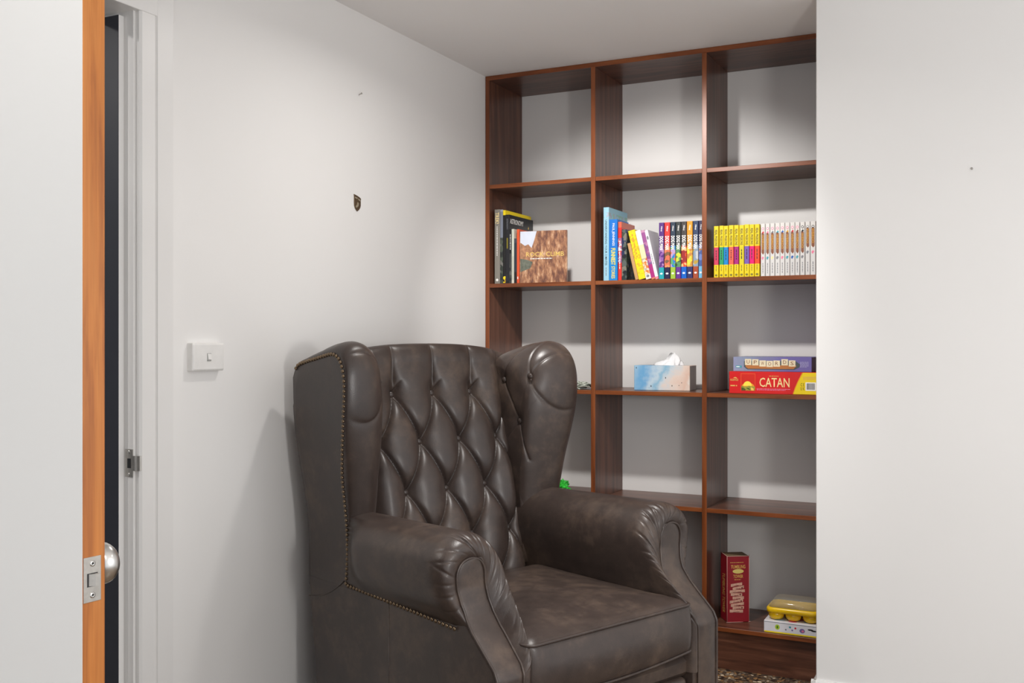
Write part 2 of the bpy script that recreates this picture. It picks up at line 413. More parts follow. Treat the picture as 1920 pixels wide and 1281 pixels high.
# ------------------------------------------------------------------ bookcase
YF = 3.70
case = empty('bookcase', (-1.24, YF, 0)); tag(case, 'tall walnut laminate bookcase of open square bays in the wall alcove', 'bookcase')
def cb(name, lo, hi, wz, ez):
    """board in room coordinates with its edging strip on the front face"""
    o = case.location
    bm = bmesh.new(); box_bm(bm, [a - b for a, b in zip(lo, o)], [a - b for a, b in zip(hi, o)], 0.0008, 1)
    ob = from_bm(name, bm, [wz, ez], case)
    for p in ob.data.polygons:
        if p.normal.y < -0.7: p.material_index = 1
    return ob
UPR = [(-1.943, -1.925), (-1.474, -1.456), (-1.028, -1.010), (-0.600, -0.582)]
cb('side_panel', (UPR[0][0], YF, 0), (UPR[0][1], YB - 0.002, H - 0.019), M['wood_z'], M['edge_z'])
cb('divider', (UPR[1][0], YF, 0.0), (UPR[1][1], YB - 0.002, H - 0.019), M['wood_z'], M['edge_z'])
cb('divider', (UPR[2][0], YF, 0.0), (UPR[2][1], YB - 0.002, H - 0.019), M['wood_z'], M['edge_z'])
cb('side_panel', (UPR[3][0], YF, 0), (UPR[3][1], YB - 0.002, H - 0.019), M['wood_z'], M['edge_z'])
cb('top_board', (UPR[0][0], YF, H - 0.019), (UPR[3][1], YB - 0.002, H - 0.001), M['wood_x'], M['edge_x'])
cb('scribe_strip', (-0.5815, YF + 0.02, 0), (-0.5485, YF + 0.04, H - 0.001), M['wood_z'], M['edge_z'])
SH = [1.8677, 1.4585, 1.0280, 0.5965, 0.1590]
for k, zt in enumerate(SH):
    for i in range(3):
        cb('shelf', (UPR[i][1] + 0.0002, YF + 0.0012, zt - 0.0160), (UPR[i + 1][0] - 0.0002, YB - 0.002, zt), M['wood_x'], M['edge_x'])
for i in range(3):
    cb('plinth_board', (UPR[i][1] + 0.0002, YF + 0.020, 0.0), (UPR[i + 1][0] - 0.0002, YF + 0.038, SH[4] - 0.0165), M['wood_x'], M['wood_x'])

# ------------------------------------------------------------------ books
def book(name, label, group, x, z, t, h, d, cover, y=YF + 0.017, lean=0.0, yaw=0.0, hard=False, cat='book'):
    """spine-out book; its origin is the lower front corner at the left; lean tips the top to the left"""
    o = empty(name, (x, y, z)); o.rotation_euler = (0, -lean, yaw); tag(o, label, cat, group)
    c = 0.0022 if hard else 0.0009
    bm = bmesh.new()
    pts = [(0, 0.0015), (0.0012, 0.0003), (t * 0.5, 0), (t - 0.0012, 0.0003), (t, 0.0015), (t, d), (t - c, d), (t - c, 0.003), (c, 0.003), (c, d), (0, d)]
    prism_bm(bm, pts, 'z', 0, h)
    from_bm('cover', bm, cover, o)
    e = 0.003 if hard else 0.0006
    box('pages', (c * 1.05, 0.0031, e), (t - c * 1.05, d - e - 0.001, h - e), M['pages'], o)
    return o
def spine(o, s, mat, t, zc, length, frac=0.62, bold=0.0, name='title'):
    return text(name, s, mat, o, (t / 2, 0, zc), (0, 0, -1), (1, 0, 0), length, t * frac, bold)

ink = {n: plain('ink_' + n, srgb(*c), 0.5, 0, 0.02) for n, c in dict(white=(238, 236, 232), black=(24, 22, 24), yellow=(248, 222, 40), cream=(240, 214, 150), gold=(222, 176, 92), grey=(120, 122, 128),
      red=(200, 30, 40), brown=(128, 74, 44), amber=(206, 150, 40), blue=(40, 90, 170), pink=(225, 120, 150), teal=(60, 150, 165), olive=(120, 110, 20), palegold=(226, 190, 104)).items()}
Z2 = SH[1] + 0.0003
S = srgb
def spine_print(o, mat, t, zc, length, frac=0.3, name='subtitle'):
    return fine_print(name, 1, mat, o, (t / 2, 0, zc), (0, 0, -1), (1, 0, 0), length, t * frac)
# left bay
b = book('book', 'tall grey book with pale lettering against the bookcase side', None, -1.9095, Z2, 0.0245, 0.308, 0.245, bands('grey_cloth', [(0, S(128, 124, 116))], rough=0.55), hard=True)
spine(b, 'TREK!', ink['cream'], 0.0245, 0.272, 0.046, 0.7, 0.01); spine_print(b, ink['white'], 0.0245, 0.165, 0.145, 0.2)
flat('badge', [ell(0, 0, 0.0055, 0.0055)], ink['white'], b, (0.0122, 0, 0.016), (1, 0, 0), (0, 0, 1))
book('book', 'slim slate blue book beside the tall grey one', None, -1.8838, Z2, 0.0125, 0.306, 0.24, bands('slate_forest', [(0, S(60, 66, 62)), (0.62, S(118, 124, 138)), (0.97, S(150, 154, 164))], (0.05, 0.6, [S(44, 52, 46), S(74, 82, 70), S(110, 108, 104), S(36, 40, 40)])))
b = book('book', 'black book with a bright yellow border along its top', None, -1.8706, Z2, 0.0112, 0.303, 0.25, bands('yellow_bordered_black', [(0, S(18, 18, 20)), (0.02, S(18, 18, 20)), (0.93, S(232, 206, 20))], (0.01, 0.10, [S(232, 206, 20), S(18, 18, 20), S(190, 150, 30)]), scale=120))
b = book('book', 'black astronomy book with white capitals on its cover', None, -1.8588, Z2, 0.0170, 0.284, 0.232, bands('night_sky_black', [(0, S(26, 27, 32))], (0.0, 0.15, [S(26, 27, 32), S(34, 34, 44), S(20, 20, 24)])))
text('title', 'ASTRONOMY', ink['white'], b, (0.0170, 0.072, 0.258), (0, 1, 0), (0, 0, 1), 0.128, 0.021, 0.012)
flat('star', [[(-0.006, -0.005), (0.006, -0.005), (0.001, 0.008)]], ink['palegold'], b, (0.0170, 0.185, 0.246), (0, 1, 0), (0, 0, 1))
spine(b, 'ASTRONOMY', ink['grey'], 0.0170, 0.245, 0.045, 0.4); flat('marker', [[(-0.003, -0.022), (0.003, -0.022), (0.003, 0.022), (-0.003, 0.022)]], ink['olive'], b, (0.0085, 0, 0.166), (1, 0, 0), (0, 0, 1))
b = book('book', 'thin dark book with tiny white letters, shorter than the astronomy book', None, -1.8414, Z2, 0.0098, 0.224, 0.19, bands('charcoal_mottle', [(0, S(58, 58, 58)), (0.55, S(24, 24, 26))], (0.05, 0.4, [S(60, 62, 60), S(90, 90, 86), S(40, 40, 40)])))
spine_print(b, ink['white'], 0.0098, 0.165, 0.075, 0.4, 'title')
book('book', 'slim cream book beside the orange spine', None, -1.8312, Z2, 0.0110, 0.2235, 0.19, bands('cream_boards', [(0, S(206, 200, 186)), (0.06, S(186, 186, 172)), (0.5, S(196, 198, 184))]))
book('book', 'short navy black book squeezed between cream and orange spines', None, -1.8198, Z2, 0.0120, 0.184, 0.17, bands('navy_black', [(0, S(22, 22, 26)), (0.25, S(40, 50, 60)), (0.9, S(60, 66, 76))]))
b = book('book', 'thin orange book beside the face-out climbing book', None, -1.8074, Z2, 0.0105, 0.2215, 0.18, bands('orange_red', [(0, S(216, 84, 44))], rough=0.4))
flat('badge', [ell(0, 0, 0.002, 0.006, 10)], ink['white'], b, (0.005, 0, 0.022), (1, 0, 0), (0, 0, 1))
# face-out climbing book
rk = NT('climbing_cover'); v = rk.coords('Object', (1, 1, 1))
mp = rk.n('ShaderNodeMapping'); mp.inputs['Rotation'].default_value = (0, 0.45, 0); mp.inputs['Scale'].default_value = (34, 1, 11); rk.l(v, mp.inputs['Vector'])
n1 = rk.noise(mp.outputs['Vector'], 1.6, 6, 0.7)
r1 = rk.ramp([(0.30, S(72, 50, 48)), (0.44, S(124, 84, 68)), (0.54, S(172, 124, 92)), (0.66, S(216, 180, 148)), (0.8, S(96, 72, 74))]); rk.l(n1.outputs['Fac'], r1.inputs['Fac'])
rk.l(r1.outputs['Color'], rk.b.inputs['Base Color']); rk.set(Roughness=0.3)
CW, CH = 0.199, 0.2115
rb = empty('book', (-1.7925, YF + 0.016, Z2)); rb.rotation_euler = (0, 0, math.radians(8)); tag(rb, 'face-out rock climbing book showing red cliffs on its cover', 'book')
bm = bmesh.new(); prism_bm(bm, [(0, 0), (CW, 0), (CW, 0.0012), (0.002, 0.0012), (0.002, 0.0108), (CW, 0.0108), (CW, 0.012), (0, 0.012)], 'z', 0, CH); from_bm('cover', bm, rk.m, rb)
box('pages', (0.0021, 0.0013, 0.001), (CW - 0.001, 0.0107, CH - 0.001), M['pages'], rb)
flat('sky_print', [[(0.002, CH - 0.001), (0.072, CH - 0.001), (0.058, 0.163), (0.050, 0.143), (0.036, 0.158), (0.022, 0.152), (0.002, 0.166)]], plain('pale_sky_print', S(206, 212, 226), 0.3), rb, (0, 0, 0), (1, 0, 0), (0, 0, 1))
flat('far_cliff_print', [[(0.002, 0.166), (0.022, 0.152), (0.036, 0.158), (0.050, 0.143), (0.046, 0.110), (0.03, 0.095), (0.002, 0.100)]], plain('ochre_cliff_print', S(168, 122, 92), 0.3, 0, 0.35, 90), rb, (0, 0, 0), (1, 0, 0), (0, 0, 1))
flat('valley_print', [[(0.002, 0.100), (0.03, 0.095), (0.055, 0.085), (0.045, 0.06), (0.002, 0.045)]], plain('green_valley_print', S(104, 108, 96), 0.3, 0, 0.35, 70), rb, (0, 0, 0), (1, 0, 0), (0, 0, 1))
text('title', 'ROCK CLIMB', ink['palegold'], rb, (0.107, 0, 0.1165), (1, 0, 0), (0, 0, 1), 0.160, 0.0185, 0.008, 0.0006)
fine_print('subtitle', 1, ink['white'], rb, (0.100, 0, 0.0985), (1, 0, 0), (0, 0, 1), 0.110, 0.0055, 0.0006)

# middle bay
b = book('book', 'tall pale blue book, biggest on the middle shelf', None, -1.4280, Z2, 0.0225, 0.2885, 0.215, bands('pale_blue', [(0, S(150, 196, 216))], (0.86, 0.93, [S(150, 196, 216), S(150, 196, 216), S(166, 172, 190), S(140, 190, 176)]), 0.4, scale=90))
spine(b, 'UNDERSTANDING YOUR 2 MATES', ink['black'], 0.0225, 0.150, 0.178, 0.36, 0.006); spine_print(b, ink['grey'], 0.0225, 0.032, 0.04, 0.22, 'author')
b = book('book', 'thick bright blue book with yellow and white lettering', None, -1.4044, Z2, 0.0345, 0.2395, 0.13, bands('bright_blue', [(0, S(20, 130, 205)), (0.5, S(22, 112, 200))]))
spine(b, 'PAUL JENNINGS', ink['white'], 0.0345, 0.180, 0.088, 0.36, 0.01, 'author'); spine(b, 'FUNNIEST', ink['yellow'], 0.0345, 0.094, 0.066, 0.52, 0.02); spine(b, 'STORIES', ink['yellow'], 0.0345, 0.032, 0.048, 0.42, 0.01, 'subtitle')
b = book('book', 'thin red book standing beside the bright blue one', None, -1.3672, Z2, 0.0145, 0.2285, 0.155, bands('red_spine', [(0, S(212, 48, 40)), (0.3, S(150, 96, 140)), (0.72, S(214, 44, 40)), (0.9, S(206, 96, 70))], (0.32, 0.70, [S(180, 120, 150), S(220, 200, 210), S(140, 90, 140), S(200, 60, 60)]), scale=150))
spine_print(b, ink['white'], 0.0145, 0.09, 0.13, 0.34, 'title')
b = book('book', 'dark green patterned book behind the leaning yellow book', None, -1.3520, Z2, 0.0200, 0.1980, 0.135, bands('dark_mottle', [(0, S(46, 56, 60))], (0, 1.0, [S(40, 50, 52), S(84, 92, 88), S(24, 26, 34), S(120, 116, 104), S(30, 44, 80), S(58, 70, 58)]), scale=70))
# four leaning books and a tan one
a1, a2 = math.radians(13.2), math.radians(13.2)
book('book', 'short thin tan book wedged under the leaning yellow book', None, -1.2962, Z2, 0.0130, 0.146, 0.11, bands('tan_card', [(0, S(192, 150, 100))]), lean=a1)
yb = book('book', 'thick yellow book leaning over on the middle shelf', None, -1.2818, Z2, 0.0275, 0.1950, 0.13, bands('leaning_yellow', [(0, S(238, 214, 20))], (0.1, 0.98, [S(240, 216, 16), S(240, 216, 16), S(236, 208, 30), S(214, 176, 40)]), scale=140), lean=a2)
spine_print(yb, ink['amber'], 0.0275, 0.125, 0.11, 0.36, 'title')
b = book('book', 'white book with orange pictures leaning on the yellow one', None, -1.2528, Z2, 0.0212, 0.1940, 0.13, bands('white_orange', [(0, S(222, 218, 216)), (0.10, S(206, 120, 70)), (0.42, S(222, 214, 170)), (0.70, S(228, 226, 228))], (0.10, 0.42, [S(214, 120, 60), S(230, 170, 110), S(180, 170, 150), S(220, 210, 190)]), scale=110), lean=a2)
flat('badge', [ell(0, 0, 0.006, 0.005, 12)], ink['grey'], b, (0.0106, 0, 0.012), (1, 0, 0), (0, 0, 1))
b = book('book', 'purple book leaning between two white ones', None, -1.2306, Z2, 0.0150, 0.1945, 0.13, bands('purple_bands', [(0, S(206, 120, 90)), (0.03, S(166, 40, 120)), (0.30, S(120, 84, 130)), (0.46, S(150, 80, 140)), (0.95, S(190, 140, 170))], (0.30, 0.75, [S(150, 80, 140), S(180, 120, 160), S(120, 84, 140), S(140, 70, 130)]), scale=110), lean=a2)
b = book('book', 'white spined book leaning last before the upright row', None, -1.2148, Z2, 0.0128, 0.1945, 0.13, [bands('white_pink_foot', [(0, S(216, 130, 150)), (0.05, S(226, 222, 226)), (0.55, S(232, 228, 232))])], lean=a2)
spine_print(b, ink['grey'], 0.0128, 0.075, 0.05, 0.32, 'title'); flat('badge', [ell(0, 0, 0.004, 0.008, 12)], ink['grey'], b, (0.0064, 0, 0.164), (1, 0, 0), (0, 0, 1))

G1 = 'dog man paperbacks on the middle shelf'
DM = [((-1.2010, -1.1812), (84, 44, 120), [(84, 44, 120), (140, 90, 160), (170, 130, 180)], (30, 158, 168), 'purple topped comic with teal foot, first of the upright comics'),
      ((-1.1790, -1.1578), (222, 56, 50), [(220, 110, 80), (236, 150, 90), (120, 90, 60)], (30, 28, 66), 'red topped comic with navy foot in the upright row'),
      ((-1.1554, -1.1362), (40, 56, 74), [(16, 120, 200), (90, 160, 110), (180, 150, 190), (206, 120, 90)], (150, 184, 60), 'slate topped comic with lime green foot in the upright row'),
      ((-1.1342, -1.1150), (48, 54, 54), [(90, 140, 90), (200, 210, 60), (60, 80, 60)], (96, 44, 136), 'charcoal topped comic with yellow patch above a purple foot'),
      ((-1.1130, -1.0925), (62, 58, 56), [(150, 40, 40), (220, 80, 40), (240, 180, 120)], (0, 92, 190), 'dark grey topped comic with strong blue foot in the upright row'),
      ((-1.0907, -1.0692), (226, 146, 34), [(230, 170, 60), (240, 210, 60), (190, 130, 60)], (44, 44, 96), 'orange topped comic with navy foot in the upright row'),
      ((-1.0672, -1.0472), (44, 60, 92), [(130, 150, 170), (190, 190, 190), (180, 150, 60)], (160, 72, 44), 'blue grey topped comic with brown foot in the upright row'),
      ((-1.0452, -1.0288), (50, 46, 76), [(70, 90, 150), (160, 120, 90), (110, 130, 190)], (110, 178, 214), 'navy comic with light blue foot pressed against the second divider')]
for (x0, x1), top, art, foot, lab in DM:
    t = x1 - x0; h = 0.2165
    nm = lab.split()[0]
    o = book('comic_book', lab, G1, x0, Z2, t, h, 0.15, bands('comic_' + nm, [(0, S(*foot)), (0.205, S(*art[0])), (0.58, S(*top))], (0.21, 0.56, [S(*c) for c in art] + [S(*art[0])]), scale=95), cat='comic book')
    spine(o, 'DOG MAN', ink['white'], t, 0.138, 0.052, 0.74, 0.03); spine(o, 'Pilkey', ink['white'], t, 0.192, 0.020, 0.36, 0.02, 'author')
    flat('badge', [ell(0, 0, t * 0.27, 0.0035, 10)], ink['white'], o, (t / 2, 0, 0.021), (1, 0, 0), (0, 0, 1))

# right bay: nine yellow and eleven white paperbacks
G2 = 'yellow paperbacks on the right-hand shelf'
ords = ['first', 'second', 'third', 'fourth', 'fifth', 'sixth', 'seventh', 'eighth', 'ninth', 'tenth', 'eleventh']
YE = [((-0.9870, -0.9700), (198, 56, 88), 'crimson'), ((-0.9665, -0.9510), (40, 150, 96), 'green'), ((-0.9500, -0.9335), (8, 126, 196), 'blue'), ((-0.9312, -0.9135), (226, 96, 74), 'coral'), ((-0.9112, -0.8942), (160, 24, 116), 'magenta'),
      ((-0.8920, -0.8745), (206, 190, 30), 'yellow'), ((-0.8728, -0.8555), (112, 84, 168), 'violet'), ((-0.8540, -0.8372), (216, 8, 108), 'hot pink'), ((-0.8350, -0.8178), (236, 70, 34), 'orange red')]
for i, ((x0, x1), c, cn) in enumerate(YE):
    t = x1 - x0; h = 0.1925 + 0.0008 * math.sin(i * 2.3)
    o = book('paperback', f'yellow paperback with {cn} band on its spine, {ords[i]} beside the divider' if i == 0 else f'yellow paperback with {cn} band on its spine, {ords[i]} along the yellow row', G2, x0, Z2, t, h, 0.128,
             bands('yellow_' + cn.replace(' ', '_'), [(0, S(222, 198, 20)), (0.245, S(*c)), (0.585, S(224, 200, 18))]), cat='paperback')
    spine(o, 'REAL PIGEONS', ink['black'], t, 0.148, 0.060, 0.55, 0.01); spine_print(o, ink['black'], t, 0.080, 0.044, 0.30)
    spine_print(o, ink['olive'], t, 0.0315, 0.026, 0.26, 'author')
    flat('badge', [ell(0, 0, t * 0.28, 0.0042, 12)], ink['olive'], o, (t / 2, 0, 0.0085), (1, 0, 0), (0, 0, 1))
G3 = 'white paperbacks on the right-hand shelf'
WH = [(-0.8128, -0.7976), (-0.7955, -0.7805), (-0.7786, -0.7628), (-0.7607, -0.7440), (-0.7428, -0.7268), (-0.7250, -0.7090), (-0.7072, -0.6910), (-0.6895, -0.6738), (-0.6716, -0.6556), (-0.6533, -0.6375), (-0.6357, -0.6180)]
accent = ['red', 'pink', 'grey', 'teal', 'blue', 'amber', 'red', 'brown', 'black', 'grey', 'black']
wm = bands('white_card', [(0, S(208, 206, 204)), (0.5, S(214, 211, 207))], rough=0.3)
for i, (x0, x1) in enumerate(WH):
    t = x1 - x0; h = 0.1925
    o = book('paperback', f'white paperback with brown title, {ords[i]} along the white row beside the yellow books' if i < 10 else 'white paperback with brown title, last of the white row by the wall edge', G3, x0, Z2, t, h, 0.128, wm, cat='paperback')
    zc = 0.119 if i < 9 else 0.135
    hh = 0.037 if i < 9 else 0.034
    w = t * 0.32
    flat('title_plate', [[(-w, hh), (-w * 0.4, hh * 1.08), (w, hh * 0.98), (w, -hh * 0.9), (w * 0.1, -hh * 1.08), (-w, -hh * 0.86)]], ink['brown'], o, (t / 2, 0, zc), (1, 0, 0), (0, 0, 1))
    text('title', 'WEIRDO', ink['amber'], o, (t / 2, -0.0004, zc + 0.006), (0, 0, -1), (1, 0, 0), 0.054, t * 0.44, 0.02)
    flat('ring', [ell(0, 0.174, t * 0.28, 0.0052, 12)], ink[accent[i]] if i > 7 else ink['pink'], o, (t / 2, 0, 0), (1, 0, 0), (0, 0, 1))
    flat('ring_centre', [ell(0, 0.174, t * 0.15, 0.003, 10)], ink['white'], o, (t / 2, -0.0003, 0), (1, 0, 0), (0, 0, 1))
    if i < 9: flat('picture', [[(-w, 0.157), (w * 0.2, 0.166), (w, 0.160), (w * 0.5, 0.157)]], ink[accent[i]], o, (t / 2, 0, 0), (1, 0, 0), (0, 0, 1))
    flat('swirl', [ell(0, 0.066 if i < 9 else 0.082, w * 0.9, 0.006, 12, 0.4, 4.6)], ink[['pink', 'teal', 'cream', 'grey', 'pink', 'teal', 'blue', 'teal', 'grey', 'grey', 'pink'][i]], o, (t / 2, 0, 0), (1, 0, 0), (0, 0, 1))
    spine_print(o, ink['grey'], t, 0.026, 0.044, 0.26, 'author')

# ------------------------------------------------------------------ tissue box, games and bits
Z3 = SH[2] + 0.0003
tb = empty('tissue_box', (-1.3265, 3.790, Z3), math.radians(4)); tag(tb, 'tissue box printed with blue waves and sand on the middle shelf', 'tissue box')
k = NT('beach_print'); v = k.coords('Object', (1, 1, 1)); sx = k.n('ShaderNodeSeparateXYZ'); k.l(v, sx.inputs[0])
nz = k.noise(v, 14, 5, 0.6)
ml = k.n('ShaderNodeMath', operation='MULTIPLY_ADD'); ml.inputs[1].default_value = 0.16; k.l(nz.outputs['Fac'], ml.inputs[0])
mz = k.n('ShaderNodeMath', operation='MULTIPLY_ADD'); mz.inputs[1].default_value = -0.35; k.l(sx.outputs['Z'], mz.inputs[0]); k.l(sx.outputs['X'], mz.inputs[2])
k.l(mz.outputs[0], ml.inputs[2])
r = k.ramp([(0.05, S(150, 188, 214)), (0.10, S(104, 164, 208)), (0.14, S(190, 208, 220)), (0.17, S(136, 182, 208)), (0.20, S(200, 210, 216)), (0.235, S(226, 208, 196)), (0.28, S(222, 190, 172)), (0.31, S(228, 218, 208))])
k.l(ml.outputs[0], r.inputs['Fac']); k.l(r.outputs['Color'], k.b.inputs['Base Color']); k.set(Roughness=0.4)
TL, TW, TH = 0.222, 0.120, 0.0975
bm = bmesh.new(); box_bm(bm, (0, 0, 0), (TL, TW, TH), 0.0012, 1)
ob = from_bm('carton', bm, [k.m, plain('carton_end_print', S(196, 192, 188), 0.5)], tb)
for p in ob.data.polygons:
    if p.normal.x > 0.9: p.material_index = 1
flat('slot', [ell(TL / 2, TW / 2, 0.07, 0.022, 28)], ink['grey'], tb, (0, 0, TH), (1, 0, 0), (0, 1, 0))
flat('bather_print', [ell(0.1265, 0.0495, 0.0018, 0.0036, 8), ell(0.0685, 0.0165, 0.0018, 0.0036, 8), ell(0.152, 0.019, 0.0016, 0.0032, 8), ell(0.1795, 0.0205, 0.0015, 0.002, 8), ell(0.190, 0.031, 0.0015, 0.002, 8), ell(0.009, 0.088, 0.0015, 0.004, 8)], ink['black'], tb, (0, 0, 0), (1, 0, 0), (0, 0, 1))
# crumpled tissue: folded sheet pulled up to a point
bm = bmesh.new(); NU, NV = 40, 22; g = []
for j in range(NV + 1):
    row = []
    q = j / NV
    for i in range(NU):
        a = 2 * PI * i / NU
        rx = lerp(0.054, 0.020, q ** 1.3); ry = lerp(0.022, 0.010, q)
        f = 1 + 0.16 * math.sin(4 * a + 3 * q) + 0.10 * math.sin(9 * a - 5 * q)
        px = 0.122 + 0.004 * q + rx * f * math.cos(a); py = 0.06 + 0.012 * q + ry * f * math.sin(a)
        pz = TH - 0.004 + 0.060 * q ** 0.9 * (1 - 0.55 * (0.5 - 0.5 * math.cos(a - 0.5)) - 0.18 * (0.5 + 0.5 * math.sin(3 * a))) + 0.004 * noise.noise((px * 60, py * 60, q * 5))
        row.append(bm.verts.new((px, py, pz)))
    g.append(row)
for j in range(NV):
    for i in range(NU): bm.faces.new([g[j][i], g[j][(i + 1) % NU], g[j + 1][(i + 1) % NU], g[j + 1][i]])
bm.faces.new(g[-1])
from_bm('tissue', bm, plain('white_tissue_paper', (0.86, 0.86, 0.87, 1), 0.9), tb, True)

# red game box
ct = empty('board_game', (-0.9280, YF + 0.0105, Z3)); tag(ct, 'red and yellow CATAN game box under the purple game box', 'board game')
CL, CHt, CD = 0.3240, 0.0810, 0.225
box('carton', (0, 0, 0), (CL, CD, CHt), plain('red_game_card', S(208, 30, 30), 0.35, 0, 0.03), ct, 0.0012, 1)
fr = dict(centre=(0, 0, 0), right=(1, 0, 0), up=(0, 0, 1))
flat('yellow_panel', [[(0.234, 0.0015), (0.3235, 0.0015), (0.3235, CHt - 0.0015), (0.268, CHt - 0.0015), (0.262, CHt * 0.84), (0.250, CHt * 0.55), (0.241, CHt * 0.28)]], plain('yellow_print', S(236, 206, 20), 0.35, 0, 0.02), ct, **fr, depth=0.0003)
flat('panel_edge', [[(0.231, 0.0015), (0.234, 0.0015), (0.241, CHt * 0.28), (0.250, CHt * 0.55), (0.262, CHt * 0.84), (0.268, CHt - 0.0015), (0.2645, CHt - 0.0015), (0.2585, CHt * 0.84), (0.247, CHt * 0.55), (0.238, CHt * 0.28)]], plain('orange_print', S(232, 150, 24), 0.35), ct, **fr, depth=0.0004)
fx0, fx1, fz0, fz1 = 0.043, 0.097, 0.0105, 0.0745
flat('picture_frame', [[(fx0, fz0), (fx1, fz0), (fx1, fz1), (fx0, fz1)]], plain('orange_red_print', S(226, 84, 44), 0.35), ct, **fr, depth=0.0003)
flat('picture_sky', [[(fx0 + .0025, fz0), (fx1 - .002, fz0), (fx1 - .002, fz1 - .0025), (fx0 + .0025, fz1 - .0025)]], plain('sunset_red_print', S(206, 40, 28), 0.35), ct, **fr, depth=0.0005)
flat('picture_glow', [ell(0.070, 0.0275, 0.0225, 0.0125, 24)], plain('sunset_orange_print', S(232, 150, 50), 0.35), ct, **fr, depth=0.0006)
flat('picture_sun', [ell(0.0685, 0.0285, 0.0155, 0.0170, 24, 0, PI)], plain('sun_yellow_print', S(250, 224, 80), 0.35), ct, **fr, depth=0.0007)
flat('picture_fields', [[(fx0 + .0025, fz0 + .001), (fx1 - .002, fz0 + .001), (fx1 - .002, 0.0275), (0.085, 0.0265), (0.074, 0.0290), (0.060, 0.0250), (fx0 + .0025, 0.0290)]], plain('field_print', S(150, 150, 56), 0.35, 0, 0.5, 260), ct, **fr, depth=0.0008)
flat('picture_grove', [[(fx0 + .0025, fz0 + .001), (0.062, fz0 + .001), (0.058, 0.019), (fx0 + .0025, 0.0225)], [(0.063, 0.0225), (0.072, 0.021), (0.080, 0.0145), (0.076, 0.0135), (0.068, 0.0175)]], plain('dark_field_print', S(72, 84, 36), 0.35, 0, 0.4, 260), ct, **fr, depth=0.0009)
flat('picture_path', [[(0.082, fz0 + .001), (0.092, fz0 + .001), (0.090, 0.020), (0.080, 0.024)]], plain('path_print', S(236, 196, 90), 0.35), ct, **fr, depth=0.0010)
text('title', 'CATAN', ink['cream'], ct, (0.166, 0, 0.0425), (1, 0, 0), (0, 0, 1), 0.108, 0.0335, 0.006, 0.0005)
fine_print('overline', 1, ink['gold'], ct, (0.167, 0, 0.0655), (1, 0, 0), (0, 0, 1), 0.040, 0.0036, 0.0005)
fine_print('small_print', 2, ink['pink'], ct, (0.163, 0, 0.0165), (1, 0, 0), (0, 0, 1), 0.122, 0.0075, 0.0005)
text('maker_mark', 'KOSMOS', ink['gold'], ct, (0.0195, 0, 0.0500), (1, 0, 0), (0, 0, 1), 0.029, 0.0075, 0.02, 0.0005)
flat('maker_arc', [ell(0.0225, 0.0535, 0.008, 0.0065, 14, 0.2, 2.6)], ink['gold'], ct, **fr, depth=0.0004)
fine_print('small_mark', 1, ink['gold'], ct, (0.0195, 0, 0.0285), (1, 0, 0), (0, 0, 1), 0.029, 0.0070, 0.0005)
text('safety_marks', 'C E\nU K', ink['olive'], ct, (0.2660, 0, 0.0290), (1, 0, 0), (0, 0, 1), 0.0145, 0.0260, 0.02, 0.0006)
fine_print('info_print', 4, ink['gold'], ct, (0.291, 0, 0.0600), (1, 0, 0), (0, 0, 1), 0.046, 0.0120, 0.0006)
flat('barcode_label', [[(0.276, 0.0150), (0.313, 0.0150), (0.313, 0.0450), (0.276, 0.0450)]], ink['white'], ct, **fr, depth=0.0006)
bars = []; xx = 0.2800
while xx < 0.3085:
    w = random.choice([0.0006, 0.0009, 0.0015]); bars.append([(xx, 0.0190), (xx + w, 0.0190), (xx + w, 0.0415), (xx, 0.0415)]); xx += w + random.choice([0.0006, 0.0010])
flat('barcode', bars, ink['black'], ct, **fr, depth=0.0008)
# purple game box
up = empty('board_game', (-0.9150, YF + 0.0205, Z3 + CHt + 0.0004)); tag(up, 'purple UPWORDS game box with letter tiles, on top of the red box', 'board game')
UL, UH = 0.283, 0.0535
k = NT('purple_game_card'); v = k.coords(); sx = k.n('ShaderNodeSeparateXYZ'); k.l(v, sx.inputs[0])
nz = k.noise(v, 18, 3); ad = k.n('ShaderNodeMath', operation='MULTIPLY_ADD'); ad.inputs[1].default_value = 0.12; k.l(nz.outputs['Fac'], ad.inputs[0]); k.l(sx.outputs['X'], ad.inputs[2])
r = k.ramp([(0.02, S(150, 146, 186)), (0.10, S(132, 142, 166)), (0.17, S(120, 120, 156)), (0.26, S(108, 98, 160))]); k.l(ad.outputs[0], r.inputs['Fac']); k.l(r.outputs['Color'], k.b.inputs['Base Color']); k.set(Roughness=0.4)
box('carton', (0, 0, 0), (UL, 0.215, UH), k.m, up, 0.001, 1)
flat('maker_label', [[(0.0095, 0.0130), (0.0315, 0.0130), (0.0315, 0.0215), (0.0095, 0.0215)]], ink['teal'], up, **fr, depth=0.0003)
fine_print('maker_mark', 1, ink['white'], up, (0.0205, 0, 0.0172), (1, 0, 0), (0, 0, 1), 0.018, 0.0055, 0.0006)
flat('rack_shadow_print', [[(0.040, 0.0165), (0.052, 0.0075), (0.222, 0.0075), (0.240, 0.0170), (0.243, 0.0270), (0.226, 0.0400), (0.040, 0.0380)]], plain('dark_green_print', S(70, 80, 84), 0.4), up, **fr, depth=0.0003)
flat('rack_print', [[(0.046, 0.0165), (0.055, 0.0105), (0.219, 0.0105), (0.229, 0.0200), (0.229, 0.0240), (0.046, 0.0240)]], plain('brown_rack_print', S(176, 112, 60), 0.4), up, **fr, depth=0.0005)
tile = plain('cream_tile_print', S(226, 212, 180), 0.4)
TS = [('U', 0.0435, 0.0235), ('P', 0.0700, 0.0225), ('W', 0.0965, 0.0185), ('O', 0.1222, 0.0170), ('R', 0.1475, 0.0185), ('D', 0.1760, 0.0235), ('S', 0.2025, 0.0195)]
